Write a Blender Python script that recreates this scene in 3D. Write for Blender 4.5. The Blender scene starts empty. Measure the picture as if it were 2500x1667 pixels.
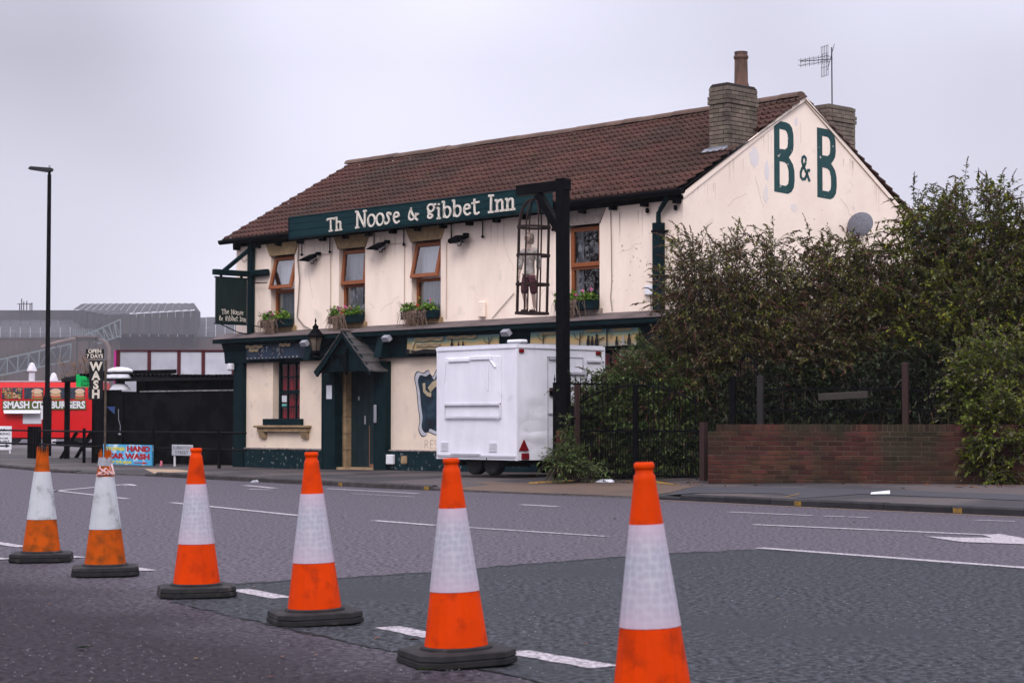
import bpy, bmesh, math, random
from mathutils import Matrix, Vector, Euler
import numpy as np
R = math.radians
rnd = random.Random(7)
sc = bpy.context.scene
COL = sc.collection

# ------------------------------------------------------------------ camera
FPX, CX, CY, HOR, HC = 4800.0, 1250.0, 833.5, 1030.0, 1.07     # calibrated on the 2500 x 1667 photograph
PITCH = math.atan((HOR - CY) / FPX)
cam_d = bpy.data.cameras.new('camera'); cam = bpy.data.objects.new('camera', cam_d); COL.objects.link(cam)
cam.location = (0, 0, HC); cam.rotation_euler = (math.pi / 2 + PITCH, 0, 0)
cam_d.sensor_fit = 'HORIZONTAL'; cam_d.sensor_width = 36.0; cam_d.lens = 36.0 * FPX / 2500.0
cam_d.clip_start = 0.1; cam_d.clip_end = 3000
cam_d.dof.use_dof = True; cam_d.dof.focus_distance = 37.0; cam_d.dof.aperture_fstop = 9.0
sc.camera = cam

# ------------------------------------------------------------------ sky, sun, exposure
world = bpy.data.worlds.new('World'); sc.world = world; world.use_nodes = True
nt = world.node_tree; nt.nodes.clear()
out = nt.nodes.new('ShaderNodeOutputWorld'); bg = nt.nodes.new('ShaderNodeBackground')
CLOUD = 0.3
SUN_EL, SUN_AZ = R(42), R(-176)          # azimuth from +Y, negative = to the left
sky = nt.nodes.new('ShaderNodeTexSky'); sky.sky_type = 'NISHITA'; sky.sun_disc = False
sky.sun_elevation = SUN_EL; sky.sun_rotation = SUN_AZ; sky.air_density = 1.0; sky.dust_density = 3.0
tc = nt.nodes.new('ShaderNodeTexCoord'); sx = nt.nodes.new('ShaderNodeSeparateXYZ')
nt.links.new(tc.outputs['Generated'], sx.inputs[0])
# overcast cloud deck: the standard overcast sky, brighter towards the zenith
mr = nt.nodes.new('ShaderNodeMapRange'); mr.inputs[1].default_value = 0.18; mr.inputs[2].default_value = 1.0
mr.inputs[3].default_value = 1.0; mr.inputs[4].default_value = 4.0
nt.links.new(sx.outputs['Z'], mr.inputs[0])
cn = nt.nodes.new('ShaderNodeTexNoise'); cn.inputs['Scale'].default_value = 3.2; cn.inputs['Detail'].default_value = 2.5
cmap = nt.nodes.new('ShaderNodeVectorMath'); cmap.operation = 'ADD'; cmap.inputs[1].default_value = (CLOUD, 1.7, .4); nt.links.new(tc.outputs['Generated'], cmap.inputs[0]); nt.links.new(cmap.outputs[0], cn.inputs['Vector'])
cr = nt.nodes.new('ShaderNodeMapRange'); cr.inputs[1].default_value = .3; cr.inputs[2].default_value = .7
cr.inputs[3].default_value = .62; cr.inputs[4].default_value = 1.08
nt.links.new(cn.outputs['Fac'], cr.inputs[0])
mm = nt.nodes.new('ShaderNodeMath'); mm.operation = 'MULTIPLY'
nt.links.new(mr.outputs[0], mm.inputs[0]); nt.links.new(cr.outputs[0], mm.inputs[1])
deck = nt.nodes.new('ShaderNodeVectorMath'); deck.operation = 'SCALE'; deck.inputs[0].default_value = (0.765, 0.75, 0.895)
nt.links.new(mm.outputs[0], deck.inputs['Scale'])
sk = nt.nodes.new('ShaderNodeVectorMath'); sk.operation = 'SCALE'; sk.inputs['Scale'].default_value = 0.1
nt.links.new(sky.outputs[0], sk.inputs[0])
mx = nt.nodes.new('ShaderNodeMix'); mx.data_type = 'RGBA'; mx.inputs[0].default_value = 0.9
nt.links.new(sk.outputs[0], mx.inputs[6]); nt.links.new(deck.outputs[0], mx.inputs[7])
nt.links.new(mx.outputs[2], bg.inputs[0]); bg.inputs[1].default_value = 1.0
nt.links.new(bg.outputs[0], out.inputs[0])
sun_d = bpy.data.lights.new('sun', 'SUN'); sun = bpy.data.objects.new('sun', sun_d); COL.objects.link(sun)
sun_d.energy = 1.5; sun_d.angle = R(24); sun_d.color = (1.0, 0.965, 0.93)
_sd = Vector((math.sin(SUN_AZ) * math.cos(SUN_EL), math.cos(SUN_AZ) * math.cos(SUN_EL), math.sin(SUN_EL)))
sun.rotation_euler = _sd.to_track_quat('Z', 'Y').to_euler(); sun.location = (-20, -20, 60)
sc.view_settings.view_transform = 'Standard'; sc.view_settings.look = 'None'
sc.view_settings.exposure = 0.2; sc.view_settings.gamma = 1.0; sc.view_settings.use_curve_mapping = False
sc.render.engine = 'CYCLES'
cy = sc.cycles
cy.use_denoising = True; cy.max_bounces = 6; cy.diffuse_bounces = 3; cy.glossy_bounces = 3; cy.transmission_bounces = 4
cy.transparent_max_bounces = 8; cy.volume_bounces = 0; cy.caustics_reflective = False; cy.caustics_refractive = False
cy.sample_clamp_indirect = 4.0

# ------------------------------------------------------------------ geometry of the survey
def ray(px, py):
    dx = (px - CX) / FPX; dz = -(py - CY) / FPX
    return Vector((dx, math.cos(PITCH) - dz * math.sin(PITCH), math.sin(PITCH) + dz * math.cos(PITCH)))
def gp(px, py, z=0.0):                   # surveyed point lying at height z
    r = ray(px, py); t = (z - HC) / r.z; return Vector((0, 0, HC)) + r * t
def dp(px, py, Y):                       # surveyed point at distance Y
    r = ray(px, py); return Vector((0, 0, HC)) + r * (Y / r.y)
PANG = R(43.8)
PEX = Vector((math.sin(PANG), -math.cos(PANG), 0)); PEY = Vector((math.cos(PANG), math.sin(PANG), 0))
PROT = math.atan2(PEX.y, PEX.x); PL = 13.11
P0 = Vector((2.967, 34.0, 0)); PO = P0 - PEX * PL           # PO: left front corner of the pub at datum
def W(x, y, z): return PO + PEX * x + PEY * y + Vector((0, 0, z))

# ------------------------------------------------------------------ materials
MATS = {}
def mat(name, c1, c2=None, scale=4.0, detail=4, rough=.75, bump=0.0, bscale=40.0, orand=0.0, island=False, spec=.18, metal=0.0,
        stretch=None, lo=.35, hi=.65, c3=None, s3=1.0, lo3=.55, hi3=.7, trans=0.0, alpha=1.0, bdist=.01, sheen=0, hue=0.0, rvar=0.0, chips=None):
    if name in MATS: return MATS[name]
    m = bpy.data.materials.new(name); m.use_nodes = True; n = m.node_tree; L = n.links
    b = n.nodes['Principled BSDF']; b.inputs['Roughness'].default_value = rough; b.inputs['Metallic'].default_value = metal
    b.inputs['Specular IOR Level'].default_value = spec
    if trans: b.inputs['Transmission Weight'].default_value = trans
    if alpha < 1: b.inputs['Alpha'].default_value = alpha
    geo = n.nodes.new('ShaderNodeNewGeometry'); vec = geo.outputs['Position']
    if stretch:
        mp = n.nodes.new('ShaderNodeVectorMath'); mp.operation = 'MULTIPLY'; mp.inputs[1].default_value = stretch
        L.new(vec, mp.inputs[0]); vec = mp.outputs[0]
    if c2 is None: c2 = tuple(v * .8 for v in c1)
    no = n.nodes.new('ShaderNodeTexNoise'); no.inputs['Scale'].default_value = scale; no.inputs['Detail'].default_value = detail
    no.inputs['Roughness'].default_value = .6
    L.new(vec, no.inputs['Vector'])
    r1 = n.nodes.new('ShaderNodeMapRange'); r1.inputs[1].default_value = lo; r1.inputs[2].default_value = hi
    L.new(no.outputs['Fac'], r1.inputs[0])
    mixn = n.nodes.new('ShaderNodeMix'); mixn.data_type = 'RGBA'
    mixn.inputs[6].default_value = (*c1, 1); mixn.inputs[7].default_value = (*c2, 1); L.new(r1.outputs[0], mixn.inputs[0])
    colr = mixn.outputs[2]
    if c3:
        n3 = n.nodes.new('ShaderNodeTexNoise'); n3.inputs['Scale'].default_value = s3; n3.inputs['Detail'].default_value = 6
        L.new(geo.outputs['Position'], n3.inputs['Vector'])
        r3 = n.nodes.new('ShaderNodeMapRange'); r3.inputs[1].default_value = lo3; r3.inputs[2].default_value = hi3
        L.new(n3.outputs['Fac'], r3.inputs[0])
        m3 = n.nodes.new('ShaderNodeMix'); m3.data_type = 'RGBA'; L.new(r3.outputs[0], m3.inputs[0]); L.new(colr, m3.inputs[6])
        m3.inputs[7].default_value = (*c3, 1); colr = m3.outputs[2]
    if chips:                            # flaked paint: small sharp marks, gathered in a few places
        v1 = n.nodes.new('ShaderNodeTexNoise'); v1.inputs['Scale'].default_value = 17; v1.inputs['Detail'].default_value = 5; L.new(geo.outputs['Position'], v1.inputs['Vector'])
        v2 = n.nodes.new('ShaderNodeTexNoise'); v2.inputs['Scale'].default_value = 1.1; L.new(geo.outputs['Position'], v2.inputs['Vector'])
        va = n.nodes.new('ShaderNodeMath'); va.operation = 'MULTIPLY_ADD'; va.inputs[1].default_value = .55; L.new(v2.outputs['Fac'], va.inputs[0]); L.new(v1.outputs['Fac'], va.inputs[2])
        vr = n.nodes.new('ShaderNodeMapRange'); vr.inputs[1].default_value = 1.035; vr.inputs[2].default_value = 1.07; L.new(va.outputs[0], vr.inputs[0])
        vm = n.nodes.new('ShaderNodeMix'); vm.data_type = 'RGBA'; L.new(vr.outputs[0], vm.inputs[0]); L.new(colr, vm.inputs[6]); vm.inputs[7].default_value = (*chips, 1); colr = vm.outputs[2]
    if orand:
        oi = n.nodes.new('ShaderNodeObjectInfo'); val = oi.outputs['Random']
        if island:
            ad = n.nodes.new('ShaderNodeMath'); ad.operation = 'ADD'; L.new(val, ad.inputs[0]); L.new(geo.outputs['Random Per Island'], ad.inputs[1])
            fr = n.nodes.new('ShaderNodeMath'); fr.operation = 'FRACT'; L.new(ad.outputs[0], fr.inputs[0]); val = fr.outputs[0]
        rr = n.nodes.new('ShaderNodeMapRange'); rr.inputs[3].default_value = 1 - orand; rr.inputs[4].default_value = 1 + orand
        L.new(val, rr.inputs[0])
        hs = n.nodes.new('ShaderNodeHueSaturation'); L.new(colr, hs.inputs['Color']); L.new(rr.outputs[0], hs.inputs['Value'])
        if hue:
            hh = n.nodes.new('ShaderNodeMath'); hh.operation = 'MULTIPLY'; hh.inputs[1].default_value = 7.31; L.new(val, hh.inputs[0])
            hf = n.nodes.new('ShaderNodeMath'); hf.operation = 'FRACT'; L.new(hh.outputs[0], hf.inputs[0])
            hr = n.nodes.new('ShaderNodeMapRange'); hr.inputs[3].default_value = .5 - hue; hr.inputs[4].default_value = .5 + hue
            L.new(hf.outputs[0], hr.inputs[0]); L.new(hr.outputs[0], hs.inputs['Hue'])
        colr = hs.outputs[0]
    L.new(colr, b.inputs['Base Color'])
    if rvar:
        rv = n.nodes.new('ShaderNodeMapRange'); rv.inputs[3].default_value = max(.05, rough - rvar); rv.inputs[4].default_value = min(1, rough + rvar)
        L.new(no.outputs['Fac'], rv.inputs[0]); L.new(rv.outputs[0], b.inputs['Roughness'])
    if bump:
        bn = n.nodes.new('ShaderNodeTexNoise'); bn.inputs['Scale'].default_value = bscale; bn.inputs['Detail'].default_value = 4
        L.new(geo.outputs['Position'], bn.inputs['Vector'])
        bp = n.nodes.new('ShaderNodeBump'); bp.inputs['Strength'].default_value = bump; bp.inputs['Distance'].default_value = bdist
        L.new(bn.outputs['Fac'], bp.inputs['Height']); L.new(bp.outputs[0], b.inputs['Normal'])
    MATS[name] = m
    return m
def ramp_mat(name, stops, key='island', rough=.7, trans=.0, noise=0, spec=.2, const=False, clump=0.0, cscale=1.6):
    """colour by random value of each leaf / piece"""
    m = bpy.data.materials.new(name); m.use_nodes = True; n = m.node_tree; L = n.links; b = n.nodes['Principled BSDF']
    b.inputs['Roughness'].default_value = rough; b.inputs['Specular IOR Level'].default_value = spec
    g = n.nodes.new('ShaderNodeNewGeometry'); r = n.nodes.new('ShaderNodeValToRGB')
    e = r.color_ramp.elements
    if const: r.color_ramp.interpolation = 'CONSTANT'
    e[0].position = stops[0][0]; e[0].color = (*stops[0][1], 1); e[1].position = stops[1][0]; e[1].color = (*stops[1][1], 1)
    for p, c in stops[2:]:
        q = e.new(p); q.color = (*c, 1)
    src = g.outputs['Random Per Island']
    if clump:                            # neighbouring leaves share a tone: shoots of one age
        cn_ = n.nodes.new('ShaderNodeTexNoise'); cn_.inputs['Scale'].default_value = cscale; cn_.inputs['Detail'].default_value = 3; L.new(g.outputs['Position'], cn_.inputs['Vector'])
        m1 = n.nodes.new('ShaderNodeMath'); m1.operation = 'MULTIPLY_ADD'; m1.inputs[1].default_value = clump * 2.2; m1.inputs[2].default_value = -clump * 1.1 + clump * .5; L.new(cn_.outputs['Fac'], m1.inputs[0])
        m2 = n.nodes.new('ShaderNodeMath'); m2.operation = 'MULTIPLY_ADD'; m2.inputs[1].default_value = 1 - clump; m2.use_clamp = True; L.new(src, m2.inputs[0]); L.new(m1.outputs[0], m2.inputs[2]); src = m2.outputs[0]
    L.new(src, r.inputs[0]); L.new(r.outputs[0], b.inputs['Base Color'])
    if trans:
        t = n.nodes.new('ShaderNodeBsdfTranslucent'); L.new(r.outputs[0], t.inputs[0])
        mxs = n.nodes.new('ShaderNodeMixShader'); mxs.inputs[0].default_value = trans
        L.new(b.outputs[0], mxs.inputs[1]); L.new(t.outputs[0], mxs.inputs[2])
        L.new(mxs.outputs[0], n.nodes['Material Output'].inputs['Surface'])
    MATS[name] = m
    return m

# ------------------------------------------------------------------ mesh builder
class MB:
    def __init__(s): s.v = []; s.f = []; s.sm = False
    def add(s, vs, fs):
        o = len(s.v); s.v += [tuple(v) for v in vs]; s.f += [tuple(i + o for i in f) for f in fs]; return s
    def box(s, x0, x1, y0, y1, z0, z1, M=None):
        vs = [(x, y, z) for x in (x0, x1) for y in (y0, y1) for z in (z0, z1)]
        if M: vs = [M @ Vector(v) for v in vs]
        return s.add(vs, [(0, 1, 3, 2), (4, 6, 7, 5), (0, 4, 5, 1), (2, 3, 7, 6), (0, 2, 6, 4), (1, 5, 7, 3)])
    def bbox(s, x0, x1, y0, y1, z0, z1, b=.01, M=None):      # box with chamfered edges
        bm = bmesh.new(); bmesh.ops.create_cube(bm, size=1)
        for v in bm.verts: v.co = Vector(((x0 + x1) / 2 + v.co.x * (x1 - x0), (y0 + y1) / 2 + v.co.y * (y1 - y0), (z0 + z1) / 2 + v.co.z * (z1 - z0)))
        bmesh.ops.bevel(bm, geom=bm.edges[:], offset=b, segments=1, affect='EDGES', profile=.5)
        if M: bm.transform(M)
        bm.verts.index_update(); s.add([v.co[:] for v in bm.verts], [[v.index for v in f.verts] for f in bm.faces]); bm.free(); return s
    def beam(s, a, b, w, h, up=(0, 0, 1)):                    # rectangular bar from a to b, w across, h along up
        a = Vector(a); b = Vector(b); d = (b - a).normalized(); u = Vector(up)
        if abs(d.dot(u)) > .99: u = Vector((0, 1, 0))
        sd = d.cross(u).normalized(); u = sd.cross(d).normalized()
        vs = [p + sd * (i * w / 2) + u * (j * h / 2) for p in (a, b) for i, j in ((-1, -1), (1, -1), (1, 1), (-1, 1))]
        return s.add(vs, [(3, 2, 1, 0), (4, 5, 6, 7), (0, 1, 5, 4), (1, 2, 6, 5), (2, 3, 7, 6), (3, 0, 4, 7)])
    def tube(s, pts, r, n=6, cap=True):
        pts = [Vector(p) for p in pts]; rs = r if isinstance(r, (list, tuple)) else [r] * len(pts)
        o = len(s.v); ref = Vector((.31, .17, .93))
        for i, p in enumerate(pts):
            d = (pts[min(i + 1, len(pts) - 1)] - pts[max(i - 1, 0)])
            d = d.normalized() if d.length > 1e-9 else Vector((0, 0, 1))
            if abs(d.dot(ref)) > .98: ref = Vector((.93, .2, .1))
            a = d.cross(ref).normalized(); b = d.cross(a)
            for k in range(n):
                t = 2 * math.pi * k / n; s.v.append(tuple(p + (a * math.cos(t) + b * math.sin(t)) * rs[i]))
        for i in range(len(pts) - 1):
            for k in range(n):
                s.f.append((o + i * n + k, o + i * n + (k + 1) % n, o + (i + 1) * n + (k + 1) % n, o + (i + 1) * n + k))
        if cap:
            s.f.append(tuple(o + k for k in range(n))[::-1]); q = o + (len(pts) - 1) * n; s.f.append(tuple(q + k for k in range(n)))
        return s
    def lathe(s, prof, n=16, c=(0, 0, 0), sq=0.0, cap=True):  # prof [(r,z)]; sq>0 squarish section
        o = len(s.v)
        for r, z in prof:
            for k in range(n):
                t = 2 * math.pi * (k + .5) / n; q = 1 + sq * abs(math.sin(2 * t)) if sq else 1
                s.v.append((c[0] + r * q * math.cos(t), c[1] + r * q * math.sin(t), c[2] + z))
        for i in range(len(prof) - 1):
            for k in range(n):
                s.f.append((o + i * n + k, o + i * n + (k + 1) % n, o + (i + 1) * n + (k + 1) % n, o + (i + 1) * n + k))
        if cap:
            s.f.append(tuple(o + k for k in range(n))[::-1]); q = o + (len(prof) - 1) * n; s.f.append(tuple(q + k for k in range(n)))
        return s
    def prism(s, poly, y0, y1, axis='y', M=None):             # poly in (x,z) extruded along y  (axis 'x': poly (y,z); 'z': poly (x,y))
        def P(a, b, t): return {'y': (a, t, b), 'x': (t, a, b), 'z': (a, b, t)}[axis]
        n = len(poly); vs = [P(a, b, y0) for a, b in poly] + [P(a, b, y1) for a, b in poly]
        if M: vs = [M @ Vector(v) for v in vs]
        return s.add(vs, [tuple(range(n))[::-1], tuple(range(n, 2 * n))] + [(i, (i + 1) % n, n + (i + 1) % n, n + i) for i in range(n)])
    def ribbon(s, pts, t, y0, y1, closed=False):              # stroke of width t in the xz plane, y0..y1 thick
        P = [Vector((p[0], p[1])) for p in pts]; n = len(P); Lf = []; Rt = []
        for i in range(n):
            if closed: a, b = P[i - 1], P[(i + 1) % n]
            else: a, b = P[max(i - 1, 0)], P[min(i + 1, n - 1)]
            d = (b - a).normalized(); nn = Vector((-d.y, d.x)); Lf.append(P[i] + nn * t / 2); Rt.append(P[i] - nn * t / 2)
        o = len(s.v)
        for y in (y0, y1):
            for q in (Lf, Rt): s.v += [(c.x, y, c.y) for c in q]
        m = n if closed else n - 1
        for i in range(m):
            j = (i + 1) % n
            l0, l1, r0, r1 = o + i, o + j, o + n + i, o + n + j; L0, L1, R0, R1 = [q + 2 * n for q in (l0, l1, r0, r1)]
            s.f += [(l0, l1, r1, r0), (L1, L0, R0, R1), (l1, l0, L0, L1), (r0, r1, R1, R0)]
        if not closed:
            for i in (0, n - 1): s.f.append((o + i, o + n + i, o + 3 * n + i, o + 2 * n + i))
        return s
    def mesh(s, name, m=None, smooth=False, fix=True):
        me = bpy.data.meshes.new(name); me.from_pydata(s.v, [], s.f); me.update()
        if fix and len(s.f) < 6000:
            bm = bmesh.new(); bm.from_mesh(me); bmesh.ops.recalc_face_normals(bm, faces=bm.faces[:]); bm.to_mesh(me); bm.free()
        if m: me.materials.append(m)
        if smooth:
            for p in me.polygons: p.use_smooth = True
            me.set_sharp_from_angle(angle=R(40))
        return me
    def build(s, name, m, parent=None, smooth=False, loc=None, fix=True):
        return link(name, s.mesh(name, m, smooth, fix), parent, loc)
def link(name, me, parent=None, loc=None):
    o = bpy.data.objects.new(name, me); COL.objects.link(o)
    if parent: o.parent = parent
    if loc is not None: o.location = loc
    return o
def tag(o, label=None, cat=None, group=None, kind=None):
    if label: o['label'] = label
    if cat: o['category'] = cat
    if group: o['group'] = group
    if kind: o['kind'] = kind
    return o
def thing(name, label, cat, loc=(0, 0, 0), rz=0.0, group=None):
    o = bpy.data.objects.new(name, None); COL.objects.link(o); o.empty_display_size = .2
    o.location = loc; o.rotation_euler = (0, 0, rz); return tag(o, label, cat, group)
def copy_tree(o, parent=None):
    c = o.copy(); COL.objects.link(c); c.parent = parent
    for ch in list(o.children): copy_tree(ch, c)
    return c
def box(name, m, parent, *a, b=0.0, **k):
    q = MB(); (q.bbox(*a, b=b, **k) if b else q.box(*a, **k)); return q.build(name, m, parent)
def curve_mesh(cd, name, m):
    o = bpy.data.objects.new('tmp', cd); COL.objects.link(o)
    me = bpy.data.meshes.new_from_object(o.evaluated_get(bpy.context.evaluated_depsgraph_get()))
    bpy.data.objects.remove(o); bpy.data.curves.remove(cd)
    me.name = name; me.transform(Matrix.Rotation(math.pi / 2, 4, 'X')); me.materials.clear(); me.materials.append(m); return me
def text(name, s, size, m, parent, loc, align='CENTER', ext=.004, bold=0.0, sxy=(1, 1), shear=0.0, space=1.0):
    cd = bpy.data.curves.new('t', 'FONT'); cd.body = s; cd.size = size; cd.align_x = align; cd.extrude = ext; cd.offset = bold
    cd.shear = shear; cd.space_character = space; cd.resolution_u = 3
    me = curve_mesh(cd, name, m); me.transform(Matrix.Diagonal((sxy[0], 1, sxy[1], 1)))
    return link(name, me, parent, loc)
def shape(name, polys, m, parent, loc, ext=.004):              # filled outline(s) with holes, in the xz plane
    cd = bpy.data.curves.new('c', 'CURVE'); cd.dimensions = '2D'; cd.fill_mode = 'BOTH'; cd.extrude = ext
    for p in polys:
        sp = cd.splines.new('POLY'); sp.points.add(len(p) - 1); sp.use_cyclic_u = True
        for q, (a, b) in zip(sp.points, p): q.co = (a, b, 0, 1)
    return link(name, curve_mesh(cd, name, m), parent, loc)
def ell(cx, cz, rx, rz, n=18, a0=0, a1=360):
    return [(cx + rx * math.cos(R(a0 + (a1 - a0) * i / n)), cz + rz * math.sin(R(a0 + (a1 - a0) * i / n))) for i in range(n if a1 - a0 == 360 else n + 1)]

# ---- palette
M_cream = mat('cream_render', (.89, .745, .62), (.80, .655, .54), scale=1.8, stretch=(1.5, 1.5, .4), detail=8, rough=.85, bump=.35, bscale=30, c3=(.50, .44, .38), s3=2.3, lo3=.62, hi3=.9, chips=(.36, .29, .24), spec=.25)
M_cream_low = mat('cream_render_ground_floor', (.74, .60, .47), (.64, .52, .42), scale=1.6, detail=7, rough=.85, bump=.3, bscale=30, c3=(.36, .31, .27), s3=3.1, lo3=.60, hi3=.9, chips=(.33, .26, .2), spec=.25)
M_gable = mat('cream_gable', (.89, .755, .635), (.80, .665, .555), scale=.9, detail=8, rough=.85, bump=.35, bscale=25, c3=(.46, .41, .37), s3=3.0, lo3=.64, hi3=.9, chips=(.34, .29, .26), spec=.25)
M_patch = mat('lavender_paint_patch', (.66, .62, .64), (.74, .66, .60), scale=3, rough=.85)
M_green = mat('dark_green_paint', (.002, .0095, .012), (.0045, .016, .0195), scale=5, rough=.62, spec=.05, bump=.1, bscale=20, c3=(.02, .028, .03), s3=7, lo3=.66, hi3=.8)
M_green_plinth = mat('green_plinth_paint', (.004, .014, .018), (.007, .022, .027), scale=4, rough=.65, spec=.05, c3=(.20, .22, .22), s3=11, lo3=.60, hi3=.72)
M_sign = mat('sign_green', (.004, .020, .024), (.007, .031, .035), scale=3, rough=.6, spec=.06, stretch=(.6, .6, 6), c3=(.10, .13, .13), s3=14, lo3=.68, hi3=.8)
M_dgreen_sign = mat('hanging_sign_green', (.004, .011, .010), (.008, .020, .018), scale=6, stretch=(3, 3, .3), rough=.6)
M_black = mat('black_paint', (.0022, .0022, .003), (.0045, .0045, .006), scale=8, rough=.6, spec=.03)
M_gutter = mat('black_gutter', (.003, .0035, .0045), rough=.6, spec=.04)
M_blackshed = mat('black_shed_boards', (.0022, .0025, .003), (.0062, .0066, .007), scale=2.2, detail=2, rough=.7, spec=.03, lo=.45, hi=.55)
M_letter = mat('weathered_cream_letters', (.66, .60, .52), (.40, .36, .31), scale=14, rough=.8, lo=.45, hi=.75)
M_bb = mat('painted_green_letters', (.014, .05, .052), (.02, .065, .066), scale=6, rough=.75, c3=(.55, .50, .44), s3=7, lo3=.66, hi3=.70)
M_tile = mat('concrete_roof_tile', (.078, .034, .025), (.055, .026, .020), scale=.8, detail=6, rough=.8, orand=.15, island=True, hue=.006, c3=(.040, .028, .022), s3=.5, lo3=.5, hi3=.75, bump=.3, bscale=60)
M_ridge = mat('ridge_tile', (.085, .055, .045), (.12, .075, .055), scale=3, rough=.9, orand=.2, bump=.3)
M_brickbuff = mat('buff_brick', (.165, .13, .10), (.115, .09, .072), scale=5, rough=.9, orand=.22, hue=.012, bump=.4, bscale=60, c3=(.05, .04, .035), s3=2.2, lo3=.5, hi3=.72)
M_mortar_dark = mat('dark_mortar', (.045, .036, .032), rough=.95)
M_brickred = mat('red_brick', (.070, .023, .015), (.038, .015, .011), scale=3, rough=.9, orand=.32, hue=.015, bump=.4, bscale=50, c3=(.024, .019, .010), s3=1.3, lo3=.42, hi3=.60)
M_mortar = mat('wall_mortar', (.090, .064, .050), (.03, .023, .019), scale=4, rough=.95)
M_lintel = mat('brown_stone', (.36, .25, .13), (.21, .145, .08), scale=9, detail=8, rough=.9, bump=.6, bscale=50)
M_lintel_g = mat('grey_stone', (.28, .23, .20), (.18, .15, .13), scale=9, detail=8, rough=.9, bump=.6, bscale=50)
M_sillstone = mat('tan_stone', (.34, .235, .135), (.23, .155, .09), scale=7, rough=.85, orand=.12)
M_wood = mat('brown_window_frame', (.27, .085, .030), (.20, .06, .022), scale=12, stretch=(1, 1, 6), rough=.45)
M_curtain = mat('pale_net_curtain', (.80, .80, .83), (.62, .62, .66), scale=5, stretch=(14, 14, .2), rough=.9)
M_redcurt = mat('red_curtain', (.55, .02, .04), (.20, .006, .014), scale=3, stretch=(9, 9, .2), rough=.8, lo=.4, hi=.6)
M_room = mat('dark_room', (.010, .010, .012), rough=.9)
M_white = mat('white_trailer_paint', (.73, .72, .765), (.66, .65, .70), scale=2, stretch=(2, 2, .5), c3=(.42, .41, .42), s3=3.0, lo3=.64, hi3=.9, rough=.42, spec=.4, bump=.25, bscale=1.6, bdist=.06)
M_whiteplain = mat('white_plastic', (.74, .73, .76), rough=.5)
M_whitecap = mat('white_flue_cowl', (.66, .65, .69), (.5, .5, .54), scale=6, rough=.5)
M_reds = mat('red_reflector', (.16, .006, .010), rough=.25)
M_rubber = mat('black_rubber', (.010, .0095, .010), (.020, .019, .019), scale=14, rough=.8, c3=(.07, .06, .055), s3=9, lo3=.6, hi3=.8)
M_tyre = mat('tyre_rubber', (.012, .012, .013), rough=.85)
M_dark_metal = mat('dark_metal', (.02, .02, .023), rough=.55)
M_steel = mat('grey_steel', (.30, .30, .33), rough=.45, metal=.4)
M_rust = mat('rusty_iron', (.016, .009, .008), (.028, .015, .012), scale=14, rough=.8)
M_maroon = mat('maroon_post_paint', (.034, .016, .014), (.025, .013, .012), scale=8, rough=.7)
M_lead = mat('lead_cornice_roof', (.135, .105, .10), (.085, .068, .066), scale=5, stretch=(.5, .5, 1), rough=.85, orand=.15)
M_flash = mat('lead_flashing', (.22, .225, .25), (.13, .13, .15), scale=8, rough=.7)
M_lantern = mat('lantern_glass', (.16, .125, .095), (.10, .08, .06), scale=8, rough=.25)
M_plastic_grey = mat('grey_plastic', (.30, .30, .33), rough=.5)
M_paper = mat('white_paper', (.55, .55, .58), (.46, .46, .49), scale=30, rough=.8)
def glass(name, k=1.6, add=.12):
    m = bpy.data.materials.new(name); m.use_nodes = True; n = m.node_tree; L = n.links; n.nodes.clear()
    o = n.nodes.new('ShaderNodeOutputMaterial'); g = n.nodes.new('ShaderNodeBsdfGlossy'); g.inputs['Roughness'].default_value = .015
    t = n.nodes.new('ShaderNodeBsdfTransparent'); t.inputs[0].default_value = (.85, .87, .88, 1)
    f0 = n.nodes.new('ShaderNodeLayerWeight'); f0.inputs[0].default_value = .36; f = n.nodes.new('ShaderNodeMath'); f.operation = 'MULTIPLY_ADD'; f.inputs[1].default_value = k; f.inputs[2].default_value = add; f.use_clamp = True; L.new(f0.outputs['Fresnel'], f.inputs[0])
    g2 = n.nodes.new('ShaderNodeNewGeometry'); no = n.nodes.new('ShaderNodeTexNoise'); no.inputs['Scale'].default_value = 2.2
    bp = n.nodes.new('ShaderNodeBump'); bp.inputs['Strength'].default_value = .05; bp.inputs['Distance'].default_value = .05
    L.new(g2.outputs['Position'], no.inputs['Vector']); L.new(no.outputs['Fac'], bp.inputs['Height']); L.new(bp.outputs[0], g.inputs['Normal'])
    mxs = n.nodes.new('ShaderNodeMixShader'); L.new(f.outputs[0], mxs.inputs[0]); L.new(t.outputs[0], mxs.inputs[1]); L.new(g.outputs[0], mxs.inputs[2])
    L.new(mxs.outputs[0], o.inputs['Surface']); MATS[name] = m; return m
M_glass = glass('window_glass'); M_glass2 = glass('grimy_window_glass', .45, 0.0)
# ================================================================== SETTING
def asphalt(name, c, c2, patch, lo3=.5, hi3=.7, rough=.62, spec=.10):
    return mat(name, c, c2, scale=26, detail=10, rough=rough, bump=.3, bscale=140, bdist=.008, lo=.40, hi=.62, c3=patch, s3=.55, lo3=lo3, hi3=hi3, spec=spec, rvar=.08)
M_road = asphalt('old_asphalt', (.020, .017, .021), (.126, .110, .129), (.060, .052, .060), .62, .8, .7, .05)
M_newasph = asphalt('green_grey_asphalt', (.007, .008, .010), (.060, .064, .070), (.028, .030, .034), rough=.7, spec=.04)
M_near = asphalt('near_lane_asphalt', (.006, .0055, .0065), (.040, .035, .041), (.016, .012, .014), rough=.7, spec=.03)
M_pave = asphalt('pavement_asphalt', (.056, .046, .044), (.092, .077, .073), (.038, .035, .037), .45, .55, .75)
M_pavenew = asphalt('pavement_patch_asphalt', (.036, .035, .039), (.056, .055, .060), (.044, .042, .046), rough=.72)
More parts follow.
